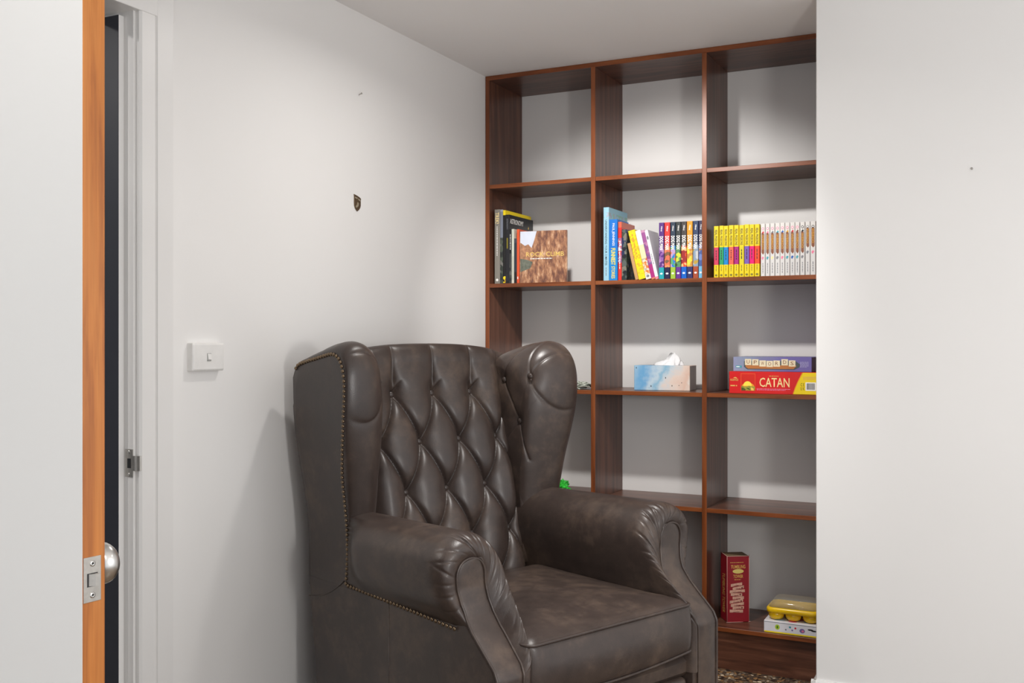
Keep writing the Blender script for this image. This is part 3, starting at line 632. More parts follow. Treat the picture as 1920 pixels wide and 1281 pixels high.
for ch, x, z in TS:
    f = flat('letter_tile', [[(x, z), (x + 0.0235, z), (x + 0.0235, z + 0.0225), (x, z + 0.0225)]], tile, up, **fr, depth=0.0008)
    text('letter', ch, ink['brown'], f, (x + 0.0118, 0, z + 0.0118), (1, 0, 0), (0, 0, 1), 0.0115, 0.0130, 0.0, 0.0011)
fine_print('small_print', 6, plain('pale_lilac_print', S(160, 154, 196), 0.5), up, (0.257, 0, 0.027), (1, 0, 0), (0, 0, 1), 0.030, 0.021, 0.0005)

# pale bundle and green scrap, mostly hidden by the chair wing
def crumple(name, c, s, amp, mat, seed, sub=5, parent=None):
    bm = bmesh.new(); bmesh.ops.create_icosphere(bm, subdivisions=sub, radius=1.0)
    for v in bm.verts:
        p = v.co.normalized()
        q = 1 + amp * (abs(noise.noise(p * 2.3 + Vector((seed, 0, 0)))) * 2 - 0.5) + amp * 0.6 * (abs(noise.noise(p * 6 + Vector((0, seed, 0)))) * 2 - 0.5)
        v.co = Vector((p.x * s[0] * q, p.y * s[1] * q, max(-1, p.z * q) * s[2]))
    o = from_bm(name, bm, mat, parent); o.location = c; return o
o = crumple('paper_bundle', (-1.605, 3.80, Z3 + 0.0145), (0.085, 0.070, 0.0140), 0.35, plain('pale_grey_green_paper', S(196, 200, 190), 0.7, 0, 0.15, 60), 3.3)
tag(o, 'pale grey green paper bundle lying on the shelf behind the chair wing', 'paper bundle')
o = crumple('plastic_scrap', (-1.648, 3.805, SH[3] + 0.0262), (0.032, 0.030, 0.0260), 0.42, plain('bright_green_plastic', S(64, 196, 70), 0.3, 0, 0.3, 60), 8.1)
tag(o, 'bright green crumpled plastic scrap on the shelf just above the far armrest', 'plastic scrap')

# tumbling tower box
Z5 = SH[4] + 0.0003
tw = empty('game_box', (-0.950, 3.768, Z5), math.radians(33)); tag(tw, 'tall maroon tumbling tower game box standing on the bottom shelf', 'game box')
maroon = plain('maroon_card', S(140, 18, 34), 0.45, 0, 0.06); worn = plain('worn_pale_card', S(196, 150, 140), 0.7)
TWd, TDp, THt = 0.0860, 0.0760, 0.2500
bm = bmesh.new(); box_bm(bm, (0, 0, 0.0012), (TWd, TDp, THt), 0.0012, 1)
ob = from_bm('carton', bm, [maroon, plain('bare_card_top', S(120, 98, 70), 0.7, 0, 0.2)], tw)
for p in ob.data.polygons:
    if p.normal.z > 0.9: p.material_index = 1
bm = bmesh.new()
for pts in ([(0, 0, 0.003), (0, 0, THt)], [(0, 0, THt), (TWd, 0, THt)], [(0, 0, THt), (0, TDp, THt + 0.003)], [(TWd, 0, 0.003), (TWd, 0, THt * 0.97)], [(-0.003, -0.001, 0.0015), (TWd * 0.72, -0.001, 0.0012)], [(TWd, 0, THt), (TWd + 0.002, 0.004, THt + 0.004)], [(TWd * 0.97, -0.001, 0.001), (TWd + 0.005, -0.002, 0.003)]):
    tube_bm(bm, resample(pts, 5), 0.0011, 6)
from_bm('worn_edge', bm, worn, tw, True)
fine_print('overline', 1, ink['gold'], tw, (TWd / 2, 0, THt - 0.024), (1, 0, 0), (0, 0, 1), 0.062, 0.0035, 0.0006)
text('title', 'TUMBLING', ink['gold'], tw, (TWd / 2, 0, THt - 0.040), (1, 0, 0), (0, 0, 1), 0.056, 0.0135, 0.01, 0.0006)
flat('oval', [ell(TWd / 2, THt - 0.0570, 0.0215, 0.0085, 26)], plain('pale_oval_print', S(216, 196, 110), 0.5), tw, (0, 0, 0), (1, 0, 0), (0, 0, 1), 0.0005)
text('title', 'TOWER', ink['gold'], tw, (TWd / 2, 0, THt - 0.0760), (1, 0, 0), (0, 0, 1), 0.038, 0.0125, 0.01, 0.0006)
fine_print('underline', 1, ink['gold'], tw, (TWd / 2, 0, THt - 0.0885), (1, 0, 0), (0, 0, 1), 0.030, 0.0040, 0.0006)
blocks, gaps = [], []
for j in range(9):
    z = 0.036 + j * 0.0125; off = 0.004 * math.sin(j * 2.1); tl = -0.0025 * math.cos(j * 1.3)
    x0 = 0.018 + off - (0.008 if j % 3 == 0 else 0); x1 = 0.062 + off + (0.007 if j % 4 == 2 else 0)
    blocks.append([(x0, z - tl), (x1, z + tl + 0.003), (x1, z + tl + 0.0135), (x0, z - tl + 0.0105)])
    gaps.append([(x0 + 0.012, z + 0.0015), (x1 - 0.014, z + 0.0030), (x1 - 0.014, z + 0.0052), (x0 + 0.012, z + 0.0030)])
    if j % 2: gaps.append([(x1 - 0.010, z + 0.003), (x1 - 0.005, z + 0.004), (x1 - 0.005, z + 0.010), (x1 - 0.010, z + 0.009)])
flat('block_stack_print', blocks, plain('wood_block_print', S(206, 160, 140), 0.5, 0, 0.2, 120), tw, (0, 0, 0), (1, 0, 0), (0, 0, 1), 0.0004)
flat('block_gap_print', gaps, plain('block_gap_print_brown', S(110, 40, 40), 0.5), tw, (0, 0, 0), (1, 0, 0), (0, 0, 1), 0.0006)
text('side_title', 'TUMBLING TOWER', ink['gold'], tw, (0, TDp / 2, THt / 2 - 0.02), (0, 0, -1), (0, -1, 0), 0.150, 0.030, 0.0, 0.0004)

# white spotted game box and yellow tray on it
wb = empty('game_box', (-0.8010, YF + 0.0135, Z5)); tag(wb, 'flat white game box with coloured spots under the yellow tray', 'game box')
bm = bmesh.new(); box_bm(bm, (0, 0, 0), (0.198, 0.150, 0.0430), 0.0025, 2)
from_bm('carton', bm, plain('white_spotted_card', S(222, 222, 228), 0.4), wb)
flat('yellow_stripe', [[(0.002, 0.0008), (0.197, 0.0008), (0.197, 0.0056), (0.002, 0.0056)]], ink['yellow'], wb, **fr, depth=0.0003)
flat('lid_line', [[(0.002, 0.0375), (0.197, 0.0375), (0.197, 0.0392), (0.002, 0.0392)]], ink['grey'], wb, **fr, depth=0.0003)
def spots(lst, m, d=0.0004): flat('spot', [ell(x, z, rx, rz, 14) for x, z, rx, rz in lst], m, wb, **fr, depth=d)
spots([(0.049, 0.0225, 0.0085, 0.0095)], plain('lime_print', S(176, 200, 60), 0.4)); spots([(0.049, 0.0225, 0.0030, 0.0055)], plain('leaf_green_print', S(60, 120, 30), 0.4), 0.0006)
spots([(0.094, 0.0270, 0.0040, 0.0036)], ink['teal']); spots([(0.113, 0.0255, 0.0036, 0.0036)], ink['red']); spots([(0.102, 0.0170, 0.0032, 0.0032), (0.137, 0.0190, 0.0095, 0.0080)], plain('violet_print', S(120, 104, 160), 0.4))
spots([(0.139, 0.0180, 0.0040, 0.0040)], ink['pink'], 0.0006); spots([(0.079, 0.0165, 0.0032, 0.0028)], ink['grey']); spots([(0.166, 0.0260, 0.010, 0.0028), (0.178, 0.0230, 0.010, 0.0028)], ink['black'])
flat('top_print', [ell(0.100, 0.018, 0.016, 0.010, 16), ell(0.120, 0.06, 0.02, 0.02, 16)], ink['pink'], wb, (0, 0, 0.0430), (1, 0, 0), (0, 1, 0), 0.0003)
flat('top_print', [ell(0.055, 0.02, 0.02, 0.010, 16), ell(0.15, 0.03, 0.012, 0.012, 16)], plain('pale_blue_print', S(170, 200, 226), 0.4), wb, (0, 0, 0.0430), (1, 0, 0), (0, 1, 0), 0.0003)

ty = empty('food_tray', (-0.7960, YF + 0.0150, Z5 + 0.0434)); tag(ty, 'yellow plastic cup tray with clear domed lid on the white game box', 'food tray')
yel = plain('glossy_yellow_plastic', S(240, 196, 24), 0.22, 0, 0.03)
TX, TY_ = 0.190, 0.140
def rrect(x0, y0, x1, y1, r, n=6):
    out = []
    for cx, cy, a0 in ((x1 - r, y1 - r, 0), (x0 + r, y1 - r, PI / 2), (x0 + r, y0 + r, PI), (x1 - r, y0 + r, 1.5 * PI)):
        for i in range(n + 1):
            a = a0 + PI / 2 * i / n; out.append((cx + r * math.cos(a), cy + r * math.sin(a)))
    return out
def loft_rr(bm, levels):
    rings = [[bm.verts.new((x, y, z)) for x, y in rrect(i, i, TX - i, TY_ - i, max(0.004, 0.026 - i * 0.5))] for i, z in levels]
    for A, B in zip(rings, rings[1:]):
        n = len(A)
        for q in range(n): bm.faces.new([A[q], A[(q + 1) % n], B[(q + 1) % n], B[q]])
    bm.faces.new(rings[0][::-1]); bm.faces.new(rings[-1])
bm = bmesh.new(); loft_rr(bm, [(0.004, 0.0275), (0.0005, 0.0290), (0.0, 0.0420), (0.002, 0.0450), (0.006, 0.0470), (0.012, 0.0470), (0.014, 0.0430)]); from_bm('tray_rim', bm, yel, ty, True)
for i in range(3):
    for j in range(2):
        lathe('cup', [(0.0, 0.0), (0.012, 0.0006), (0.020, 0.003), (0.0255, 0.008), (0.0282, 0.016), (0.0288, 0.0290)], (0.0335 + i * 0.0615, 0.0345 + j * 0.070, 0), (0, 0, 1), yel, ty, 28)
gl = NT('clear_lid_plastic'); gl.set(Roughness=0.08); gl.b.inputs['Base Color'].default_value = (0.55, 0.53, 0.46, 1); gl.b.inputs['Alpha'].default_value = 0.22; gl.b.inputs['IOR'].default_value = 1.45
bm = bmesh.new(); loft_rr(bm, [(0.007, 0.0472), (0.013, 0.0600), (0.021, 0.0700), (0.034, 0.0755), (0.046, 0.0765)]); from_bm('clear_lid', bm, gl.m, ty, True)

# ------------------------------------------------------------------ the wingback chair
# local frame: x forward, y across towards the far arm, z up; the seat runs from y = 0 to y = 0.616
chair = empty('wingback_armchair', (-1.02533, 2.17029, 0.0), -0.401555)
tag(chair, 'dark brown leather wingback armchair with a deep buttoned back', 'armchair')
LE = M['leather']; WS = 0.616
def mirror(y, far): return WS - y if far else y

def grid_bm(bm, rows, closed=False, cap=False):
    for A, B in zip(rows, rows[1:]):
        n = len(A)
        for i in range(n if closed else n - 1): bm.faces.new([A[i], A[(i + 1) % n], B[(i + 1) % n], B[i]])

# --- button lattice on the back
BZ0, BDZ, BDY = 1.056, 0.1465, 0.1530
def xplane(z): return -0.822 + 0.243 * (1.056 - z)
def cren(d, w): return 1 - math.exp(-(abs(d) / w))
def tuft(y, z):
    """0 at a button, about 1 on the pillow tops"""
    a = (y - WS / 2) / BDY; b = (BZ0 - z) / BDZ
    def lat(a, b):
        p = a + b * 0.5; q = -a + b * 0.5
        # rows are offset by half a step: nearest lattice lines
        dp = abs(p - round(p)); dq = abs(q - round(q))
        return dp, dq, p, q
    dp, dq, p, q = lat(a, b)
    dome = (math.sin(PI * min(dp, 0.5)) * math.sin(PI * min(dq, 0.5))) ** 0.45
    crs = cren(dp, 0.05) * cren(dq, 0.05)
    keep = 1.0
    for pa in (math.floor(p), math.floor(p) + 1):
        for qa in (math.floor(q), math.floor(q) + 1):
            by = (pa - qa) * 0.5 * BDY; bz = (pa + qa) * BDZ
            dist = math.hypot(y - WS / 2 - by, (BZ0 - z) - bz)
            keep *= 1 - math.exp(-(dist / 0.036) ** 1.25)
    pit = 1 - keep
    d1 = 0.30 * dome + 0.24 * crs + 0.46 * (1 - pit)
    # above the first row the pleats run straight up to the top edge
    if z > BZ0:
        dl = abs(a - round(a)); inr = abs(round(a)) <= 1
        dist = math.hypot((a - round(a)) * BDY, z - BZ0) if inr else 1
        pit = math.exp(-(dist / 0.040) ** 1.2)
        fade = 1 - 0.70 * smooth(0.02, 0.14, z - BZ0)
        s = cren(dl, 0.07) if inr else 1
        d2 = (0.30 * math.sin(PI * min(0.5, dl)) ** 0.45 + 0.24 * s) if inr else 0.50
        d2 = lerp(0.46, d2, fade) + 0.46 * (1 - pit)
        t = smooth(0.0, 0.05, z - BZ0)
        return lerp(d1, d2, t)
    return d1
AMP = 0.058
def back_top(y): return 1.214 - 0.026 * abs((y - 0.30) / 0.308) ** 2.6
def back_x(y, z):
    e = max(0.0, min(y - 0.012, WS - 0.012 - y))
    ed = 0.0 if e > 0.070 else (1 - e / 0.070) ** 1.8
    return xplane(z) + AMP * tuft(y, z) * smooth(0.38, 0.50, z) - 0.055 * ed + 0.012 * math.sin(PI * max(0, min(1, (z - 0.45) / 0.7)))
bm = bmesh.new(); NY, NZ = 230, 250; rows = []
for j in range(NZ + 1):
    row = []
    for i in range(NY + 1):
        y = -0.02 + (WS + 0.04) * i / NY; zt = back_top(y)
        s = j / NZ
        if s < 0.84:
            z = 0.40 + (zt - 0.055 - 0.40) * s / 0.84; x = back_x(y, z)
        else:
            a = (s - 0.84) / 0.16 * PI * 0.93
            xs = back_x(y, zt - 0.055); xr = -0.862; cx_ = (xs + xr) / 2; rx = (xs - xr) / 2
            z = zt - 0.055 + 0.055 * math.sin(a) if a < PI / 2 else zt - 0.12 + 0.12 * math.sin(a)
            x = cx_ + rx * math.cos(a)
            if a < 1.2: # keep the pleats running into the roll
                x += 0.0
        row.append(bm.verts.new((x, y, z)))
    rows.append(row)
grid_bm(bm, rows)
bk = from_bm('buttoned_back', bm, LE, chair, True)
def button_at(p, nrm, parent=chair):
    o = lathe('button', [(0.0, -0.006), (0.0085, -0.004), (0.0105, 0.0), (0.0100, 0.003), (0.0070, 0.0058), (0.0030, 0.0072), (0.0, 0.0075)], (0, 0, 0), (0, 0, 1), LE, parent, 18)
    o.rotation_mode = 'QUATERNION'; o.rotation_quaternion = Vector(nrm).normalized().to_track_quat('Z', 'Y'); o.location = p
    return o
for r_ in range(4):
    ys = (-1, 0, 1) if r_ % 2 == 0 else (-1.5, -0.5, 0.5, 1.5)
    for a in ys:
        y = WS / 2 + a * BDY; z = BZ0 - r_ * BDZ
        button_at((back_x(y, z) + 0.006, y, z), (1, 0, 0.24))

# --- wings
def y_out(z): return lerp(-0.100, -0.146, smooth(0.62, 1.05, z))
def y_edge(z): return lerp(-0.055, -0.090, smooth(0.62, 1.05, z))
Y_IN = 0.020
def y_in(far): return 0.040 if far else 0.004
OUT_FAR = [(-0.640, 0.500), (-0.635, 0.600), (-0.622, 0.700), (-0.612, 0.760), (-0.600, 0.830), (-0.584, 0.930), (-0.572, 1.030), (-0.570, 1.100), (-0.580, 1.155), (-0.606, 1.196), (-0.650, 1.219), (-0.705, 1.221), (-0.770, 1.209), (-0.830, 1.189), (-0.868, 1.162), (-0.880, 1.120)]
OUT_NEAR = [(-0.640, 0.500), (-0.635, 0.600), (-0.622, 0.700), (-0.612, 0.760), (-0.600, 0.830), (-0.584, 0.930), (-0.572, 1.030), (-0.570, 1.105), (-0.577, 1.160), (-0.600, 1.203), (-0.640, 1.221), (-0.690, 1.214), (-0.750, 1.197), (-0.805, 1.180), (-0.855, 1.160), (-0.880, 1.120)]
REAR = [(-0.880, 1.120), (-0.874, 0.950), (-0.867, 0.750), (-0.862, 0.500)]
def wing(far):
    dx = -0.022 if far else 0.002; YI = y_in(far); PUFF = 0.004 if far else 0.0
    roll = resample(catmull([(x, 0, z) for x, z in (OUT_FAR if far else OUT_NEAR)], 24), 300)
    rear = resample([(x, 0, z) for x, z in REAR], 50)
    bot = resample([(-0.862, 0, 0.500), (-0.640, 0, 0.500)], 28)
    path = roll + rear[1:] + bot[1:-1]; n = len(path); nr = len(roll)
    ctr = Vector((-0.735, 0, 0.86))
    btn = [(-0.776, 1.092), (-0.628, 1.107), (-0.694, 0.960)]
    segs = [(btn[0], (-0.690, 1.25)), (btn[1], (-0.665, 1.25)), (btn[1], (-0.553, 1.245)), (btn[1], (-0.530, 0.895)), (btn[0], btn[2]), (btn[2], (-0.636, 0.835)), (btn[2], (-0.80, 0.865)), (btn[0], (-0.86, 1.04)), (btn[1], btn[2])]
    wts = [1, 1, 1, 1, 1, 0.9, 0.6, 0.5, 0.25]
    def crease(x, z):
        d = 0.0
        for (a, b), w in zip(segs, wts):
            ax, az = a; bx, bz = b; L2 = (bx - ax) ** 2 + (bz - az) ** 2
            t = max(0, min(1, ((x - ax) * (bx - ax) + (z - az) * (bz - az)) / L2))
            # slightly bowed pleats
            nx, nz = -(bz - az), (bx - ax); bow = (0.0 if b[1] < 1.0 and a == btn[1] else 0.05) * math.sin(PI * t)
            px = ax + (bx - ax) * t + nx * bow; pz = az + (bz - az) * t + nz * bow
            ds = math.hypot(x - px, z - pz)
            d = max(d, w * (0.0042 * math.exp(-ds / 0.0028) + 0.0018 * math.exp(-ds / 0.016)))
        for bx, bz in btn:
            ds = math.hypot(x - bx, z - bz); d += 0.015 * math.exp(-(ds / 0.024) ** 1.2)
        return d
    # crease centre-lines must use the same path for both sides
    bm = bmesh.new(); rings = []; disp = []
    K_OUT = [math.sin(PI / 2 * q / 9) for q in range(10)]
    def wroll(i):   # how far the edge is padded: full round the front and top, hard at the rear and bottom
        if i < nr: return 1.0 - 0.78 * smooth(0.72, 1.0, i / (nr - 1))
        return 0.22 if i < nr + 6 else 0.05
    RO, RI = 0.034, 0.135
    levels = []
    # outer panel centre -> nail line
    for q in range(1, 9): levels.append(('o', q / 8))
    for q in range(1, 11): levels.append(('ro', q / 10))
    for q in range(1, 41): levels.append(('ri', q / 40))
    for q in range(1, 61): levels.append(('i', q / 61))
    for kind, q in levels:
        ring = []
        for i, P in enumerate(path):
            d = (ctr - P); L = d.length; d = d / L; w = wroll(i)
            ro = RO * w; ri = min(RI, 0.5 * L) * w if w > 0.3 else 0.02 * w + 0.002
            if kind == 'o':
                off = L - (L - ro) * q; c = P + d * off; y = y_out(c.z)
            elif kind == 'ro':
                a = q * PI / 2; off = ro * (1 - math.sin(a)); c = P + d * off
                y = lerp(y_edge(c.z), y_out(c.z), math.cos(a))
            elif kind == 'ri':
                a = q * PI / 2; off = ri * (1 - math.cos(a)); c = P + d * off
                y = lerp(y_edge(c.z), YI, math.sin(a))
            else:
                off = lerp(ri, L, q); c = P + d * off; y = YI
            if kind == 'i' or kind == 'ri':
                x_, z_ = c.x, c.z
                front = smooth(-0.86, -0.78, x_) * smooth(0.66, 0.80, z_)
                y += PUFF * front * (q if kind == 'ri' else 1.0)
            v = bm.verts.new((c.x + dx * smooth(-0.72, -0.60, c.x), mirror(y, far), c.z))
            ring.append(v)
            if kind in ('ri', 'i') or (kind == 'ro' and q > 0.25):
                ek = 1.0 if kind != 'ro' else (q - 0.25) / 0.75
                disp.append((v, crease(c.x, c.z) * ek * (1 if i < nr or kind == 'i' else 0.0)))
        rings.append(ring)
    grid_bm(bm, rings, closed=True)
    c0 = bm.verts.new((ctr.x, mirror(y_out(ctr.z), far), ctr.z)); c1 = bm.verts.new((ctr.x, mirror(YI + PUFF, far), ctr.z))
    R0, R1 = rings[0], rings[-1]
    for i in range(n):
        bm.faces.new([c0, R0[i], R0[(i + 1) % n]]); bm.faces.new([c1, R1[(i + 1) % n], R1[i]])
    bmesh.ops.recalc_face_normals(bm, faces=bm.faces[:]); bm.normal_update()
    moves = [(v, v.normal.copy() * d) for v, d in disp if d > 1e-5]
    for v, m in moves: v.co -= m
    o = from_bm('wing', bm, LE, chair, True)
    for bx, bz in btn:
        button_at((bx + dx * smooth(-0.72, -0.60, bx), mirror(YI + PUFF - 0.014, far), bz), (0, 1 if not far else -1, 0))
    return path, nr, dx
wing(True); path, nr, dxn = wing(False)

# --- rear panel
bm = bmesh.new(); prism_bm(bm, [(-0.874, 1.150), (-0.852, 1.172), (-0.835, 1.165), (-0.80, 0.90), (-0.78, 0.55), (-0.775, 0.14), (-0.815, 0.14), (-0.858, 0.55), (-0.872, 0.95)], 'y', -0.085, WS + 0.085, 0.006)
from_bm('rear_panel', bm, LE, chair)

# --- arms
XF = [(0.0, 0.0), (0.430, 0.0), (0.452, -0.012), (0.476, -0.040), (0.500, -0.068), (0.525, -0.096), (0.555, -0.120), (0.585, -0.133), (0.62, -0.140), (0.80, -0.140)]
FULL = [(-0.098, 0.528), (-0.118, 0.552), (-0.144, 0.590), (-0.158, 0.640), (-0.153, 0.692), (-0.122, 0.730), (-0.070, 0.747), (-0.020, 0.741), (0.022, 0.713), (0.044, 0.670), (0.048, 0.620), (0.040, 0.565), (0.026, 0.515), (0.018, 0.465), (0.016, 0.415), (0.016, 0.360), (0.016, 0.300)]
PAN = [(-0.098, 0.545), (-0.097, 0.566), (-0.102, 0.594), (-0.108, 0.632), (-0.107, 0.660), (-0.093, 0.682), (-0.066, 0.691), (-0.038, 0.683), (-0.023, 0.662), (-0.020, 0.632), (-0.016, 0.596), (-0.010, 0.556), (-0.008, 0.512), (-0.012, 0.468), (-0.016, 0.425), (-0.018, 0.370), (-0.018, 0.300)]
def arm(far):
    NS = 260
    A = resample(catmull([(0, y, z) for y, z in FULL], 14), NS); B = resample(catmull([(0, y, z) for y, z in PAN], 14), NS)
    rnd = random.Random(5 if far else 11)
    pl = []
    s = 0.06
    while s < 0.80:
        pl.append((s, rnd.uniform(0.35, 1.0), rnd.uniform(-0.05, 0.05))); s += rnd.uniform(0.022, 0.055)
    pl += [(0.335, 1.6, 0.0), (0.46, 1.5, 0.02)]
    bm = bmesh.new(); rows = []
    ts = [i / 34 for i in range(35)]; NR = 34
    for t in ts:
        row = []
        for i in range(NS):
            f = A[i]; zz = B[i].z
            xe = interp(XF, zz) - 0.052
            x0 = lerp(-0.655, -0.83, smooth(-0.10, 0.0, f.y)); x = lerp(x0, xe, t)
            g = smooth(0.0, 0.30, (x + 0.655) / 0.47)
            y = lerp(max(f.y, -0.101) if f.y < -0.1 else f.y, f.y, g)
            row.append(bm.verts.new((x, mirror(y, far), f.z - 0.010 * (1 - t) * smooth(0.6, 0.75, f.z))))
        rows.append(row)
    for k in range(1, NR + 1):
        ph = k / NR; row = []
        for i in range(NS):
            si = i / (NS - 1)
            f, p = A[i], B[i]
            kk = 1 - math.cos(ph * PI / 2) ** 0.82
            pleat = 0.0
            for s0, a0, sk in pl:
                pleat += a0 * math.exp(-((si - s0 - sk * (ph - 0.5)) / 0.0042) ** 2)
            env = math.sin(PI * min(1, ph * 1.02)) ** 0.8
            sc = 1 - kk - 0.055 * min(1.3, pleat) * env
            y = p.y + (f.y - p.y) * sc; z = p.z + (f.z - p.z) * sc
            xe = interp(XF, p.z) - 0.052
            x = xe + 0.053 * math.sin(ph * PI / 2) + 0.014 * math.sin(PI * ph) ** 0.8 - 0.0030 * min(1.3, pleat) * env
            row.append(bm.verts.new((x, mirror(y, far), z)))
        rows.append(row)
    grid_bm(bm, rows)
    a = from_bm('arm', bm, LE, chair, True)
    # padded front panel with piping round it
    bm = bmesh.new(); rows = []
    NP = 120
    half = NS // 2
    top = 6 / 16
    it = int(top * NS)
    L = resample([B[i] for i in range(it, -1, -1)] + [(0, -0.098, 0.43), (0, -0.098, 0.06)], NP)
    R = resample([B[i] for i in range(it, NS)] + [(0, -0.018, 0.06)], NP)
    def zpar(side, z):   # y of an outline side at height z
        return None
    for j in range(NP):
        row = []
        z = L[j].z
        # pair the right side by height so that rows stay level
        rr = min(R, key=lambda q: abs(q.z - z))
        yl, yr = L[j].y, rr.y
        if j < 3: yr = max(yr, yl + 0.002)
        for i in range(13):
            u = i / 12; y = lerp(yl, yr, u)
            x = interp(XF, z) + 0.0015 + 0.006 * math.sin(PI * u) ** 0.6
            row.append(bm.verts.new((x, mirror(y, far), z)))
        rows.append(row)
    grid_bm(bm, rows)
    fp = from_bm('arm_front', bm, LE, chair, True)
    pts = [Vector((interp(XF, q.z) + 0.004, mirror(q.y, far), q.z)) for q in L[::-1] + R[1:]]
    tube('piping', resample(pts, 240), 0.0036, LE, fp)
    return a
arm(True); arm(False)

# --- base sides
def base_side(far):
    poly = [(-0.800, 0.06), (-0.862, 0.530), (-0.150, 0.530), (-0.125, 0.548), (-0.096, 0.525), (-0.068, 0.500), (-0.040, 0.476), (-0.012, 0.452), (-0.001, 0.428), (-0.001, 0.06)]
    a, b = (-0.101, 0.0) if not far else (WS, WS + 0.101)
    bm = bmesh.new(); prism_bm(bm, poly, 'y', a, b, 0.004)
    o = from_bm('base_side', bm, LE, chair)
    return o
base_side(True); base_side(False)
# seam where the wing panel meets the base
for far in (False, True):
    y = mirror(-0.1015, far)
    tube('seam_piping', resample(catmull([(-0.862, y, 0.468), (-0.80, y, 0.478), (-0.73, y, 0.505), (-0.665, y, 0.545)], 8), 30), 0.0016, LE, chair, 6)

tube('seam_piping', [(-0.440, -0.1012, 0.528), (-0.440, -0.1012, 0.06)], 0.0012, LE, chair, 6)

# --- seat cushion
bm = bmesh.new(); NT_ = 240
SX0, SX1, SY0, SY1 = -0.64, 0.0, 0.004, WS - 0.004
def seat_outline():
    pts = []; r = 0.026
    for cx, cy, a0 in ((SX1 - r, SY1 - r, 0), (SX0 + r, SY1 - r, PI / 2), (SX0 + r, SY0 + r, PI), (SX1 - r, SY0 + r, 1.5 * PI)):
        for i in range(9):
            a = a0 + PI / 2 * i / 8; pts.append((cx + r * math.cos(a), cy + r * math.sin(a), 0))
    return resample(pts, NT_, True)
so = seat_outline(); cen = Vector(((SX0 + SX1) / 2, WS / 2, 0)); rows = []
def wr(x, y): return 0.0016 * noise.noise((x * 9, y * 9, 1.0)) + 0.0008 * noise.noise((x * 30, y * 14, 4.0))
for k in range(1, 41):
    q = k / 40; row = []
    for p in so:
        c = cen + (p - cen) * q
        dl = (p - cen).length * (1 - q)
        z = 0.4945 + 0.034 * (1 - math.exp(-dl / 0.11)) - 0.006 * math.exp(-(dl / 0.012) ** 2) + wr(c.x, c.y) * min(1, dl / 0.04)
        row.append(bm.verts.new((c.x, c.y, z)))
    rows.append(row)
for k in range(1, 17):
    q = k / 16; row = []
    for p in so:
        nrm = (p - cen); nrm = Vector((1 if abs(p.x - SX1) < 0.03 else 0, 0, 0))
        b_ = 0.020 * math.sin(PI * q) ** 0.7 * max(0, math.sin(PI * max(0.02, min(0.98, (p.y - SY0) / (SY1 - SY0)))) ** 0.3)
        zb = 0.3665 - 0.016 * math.sin(PI * max(0, min(1, (p.y - SY0) / (SY1 - SY0))))
        row.append(bm.verts.new((p.x + nrm.x * b_ + 0.004 * q, p.y, lerp(0.4885, zb, q) + wr(p.y * 2, q) * 2 * math.sin(PI * q))))
    rows.append(row)
grid_bm(bm, rows, closed=True); bm.faces.new(rows[-1]); bm.faces.new(rows[0][::-1])
st_ = from_bm('seat_cushion', bm, LE, chair, True)
tube('piping', [(p.x + 0.001, p.y, 0.4905) for p in so], 0.0042, LE, st_, 8, True)
tube('piping', [(p.x + 0.006, p.y, 0.3660 - 0.016 * math.sin(PI * max(0, min(1, (p.y - SY0) / (SY1 - SY0))))) for p in so], 0.0040, LE, st_, 8, True)

# --- front below the cushion
bm = bmesh.new(); prism_bm(bm, [(-0.08, 0.285), (-0.030, 0.285), (-0.016, 0.300), (-0.014, 0.330), (-0.030, 0.346), (-0.08, 0.346)], 'y', 0.002, WS - 0.002, 0.004); from_bm('seat_rail', bm, LE, chair)
bm = bmesh.new(); box_bm(bm, (-0.07, 0.012, 0.065), (-0.010, WS - 0.012, 0.287), 0.014, 4); from_bm('front_panel', bm, LE, chair, True)
for x, y in ((-0.06, -0.06), (-0.06, WS + 0.06), (-0.74, -0.06), (-0.74, WS + 0.06)):
    lathe('leg', [(0.018, 0.0), (0.021, 0.02), (0.026, 0.062)], (x, y, 0), (0, 0, 1), M['foot'], chair, 16)

# --- antique nailheads along the near wing and under the near arm
nmesh = None
line = []
for i in range(nr - 12, 20, -1):
    P = path[i]; d = (Vector((-0.735, 0, 0.86)) - P).normalized()
    w = 1.0 - 0.78 * smooth(0.72, 1.0, i / (nr - 1)); c = P + d * (0.034 * w + 0.004)
    line.append(Vector((c.x + dxn * smooth(-0.72, -0.60, c.x), y_out(c.z) - 0.001, c.z)))
line = [p for p in line if p.z > 0.56] + [Vector((-0.652, -0.1015, 0.552)), Vector((-0.652, -0.1025, 0.541))]
line2 = [Vector((-0.640, -0.1025, 0.537)), Vector((-0.30, -0.1045, 0.529)), Vector((-0.150, -0.1050, 0.523))]
allp = resample(line, 66) + resample(line2, 33)
for p in allp:
    if nmesh is None:
        first = lathe('nailhead', [(0.0, -0.002), (0.0056, 0.0), (0.0052, 0.0020), (0.0034, 0.0038), (0.0, 0.0046)], (0, 0, 0), (0, -1, 0), M['brass'], chair, 10)
        first['label'] = 'antique brass nailhead'; nmesh = first; o = first
    else:
        o = nmesh.copy(); COL.objects.link(o); o.parent = chair
    o.location = p

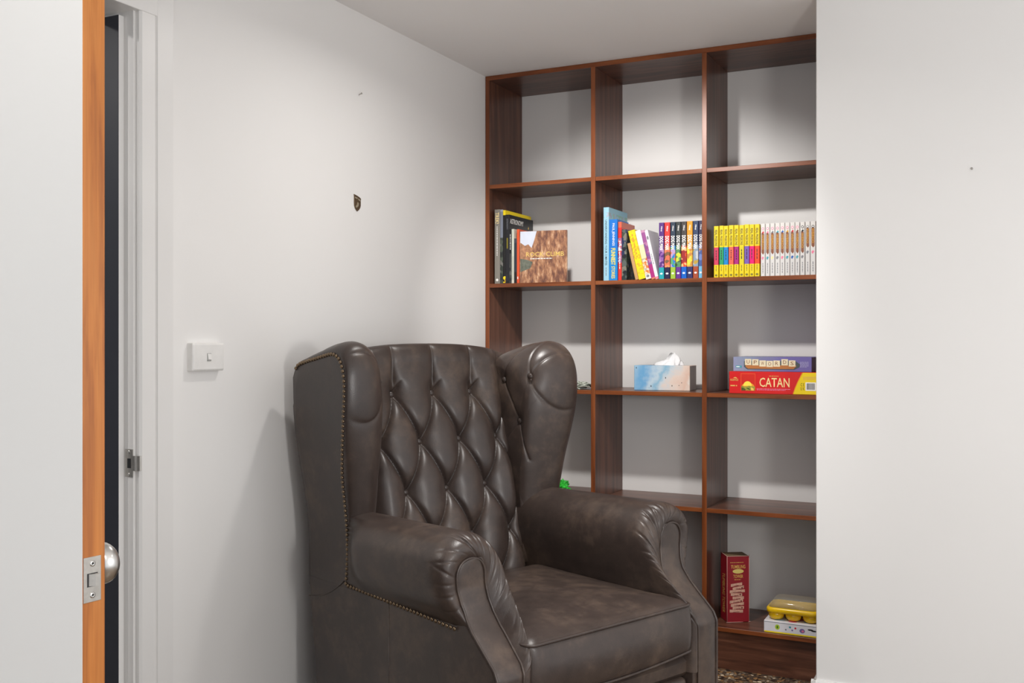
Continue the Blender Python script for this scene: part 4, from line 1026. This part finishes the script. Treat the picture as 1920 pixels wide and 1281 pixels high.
# ------------------------------------------------------------------ light
def lamp(x, y, power, r=0.05, col=(1.0, 0.965, 0.925)):
    l = bpy.data.lights.new('downlight_or_fill', 'AREA'); l.shape = 'DISK'; l.size = 2 * r; l.energy = power; l.color = col; l.spread = math.radians(158)
    o = bpy.data.objects.new('downlight_or_fill', l); COL.objects.link(o); o.location = (x, y, H - 0.006); return o
lamp(-1.20, 2.60, 6.2)
lamp(0.66, 2.20, 2.5)
lamp(-1.05, 0.50, 4)
lamp(0.45, 0.10, 7)
lamp(-2.65, 1.00, 14)  # unseen corridor light, added to brighten the navy door stop
def fill_point(x, y, z, power, r=0.12, col=(1.0, 0.97, 0.94)):
    l = bpy.data.lights.new('point_fill_light', 'POINT'); l.energy = power; l.shadow_soft_size = r; l.color = col
    o = bpy.data.objects.new('point_fill_light', l); COL.objects.link(o); o.location = (x, y, z); return o
fill_point(0.36, 1.20, 1.22, 41)  # unseen point light added as fill for shelves, walls and ceiling
def fill_spot(x, y, tgt, power, ang, blend=0.7, r=0.035, col=(1.0, 0.97, 0.94)):
    l = bpy.data.lights.new('spot_fill_light', 'SPOT'); l.energy = power; l.shadow_soft_size = r; l.color = col
    l.spot_size = math.radians(ang); l.spot_blend = blend
    o = bpy.data.objects.new('spot_fill_light', l); COL.objects.link(o); o.location = (x, y, H - 0.03)
    o.rotation_euler = (Vector(tgt) - o.location).to_track_quat('-Z', 'Y').to_euler(); return o
fill_spot(-1.18, 2.58, (-1.24, 4.0, 1.08), 78, 78, 0.6)  # spot added to brighten the wall behind the shelves
fill_spot(-0.95, 2.42, (-1.12, 2.55, 0.5), 60, 50, 0.9, 0.05)  # narrow spot added to lift the seat and arm tops
scn.cycles.max_bounces = 16; scn.cycles.diffuse_bounces = 10
w = bpy.data.worlds.new('ambient_fill'); scn.world = w; w.use_nodes = True  # even white background added as fill through the open side
w.node_tree.nodes['Background'].inputs['Color'].default_value = (0.95, 0.97, 1.0, 1)
w.node_tree.nodes['Background'].inputs['Strength'].default_value = 1.3

# ------------------------------------------------------------------ camera
cam = bpy.data.cameras.new('camera'); co = bpy.data.objects.new('camera', cam); COL.objects.link(co)
cam.sensor_width = 36; cam.lens = 36 * 1890 / 1920; cam.clip_start = 0.02
co.location = (0, 0, 1.22); co.rotation_euler = (PI / 2, 0, math.atan(0.492))
scn.camera = co
scn.view_settings.view_transform = 'Standard'; scn.view_settings.look = 'None'; scn.view_settings.gamma = 1.0
scn.view_settings.exposure = -0.10
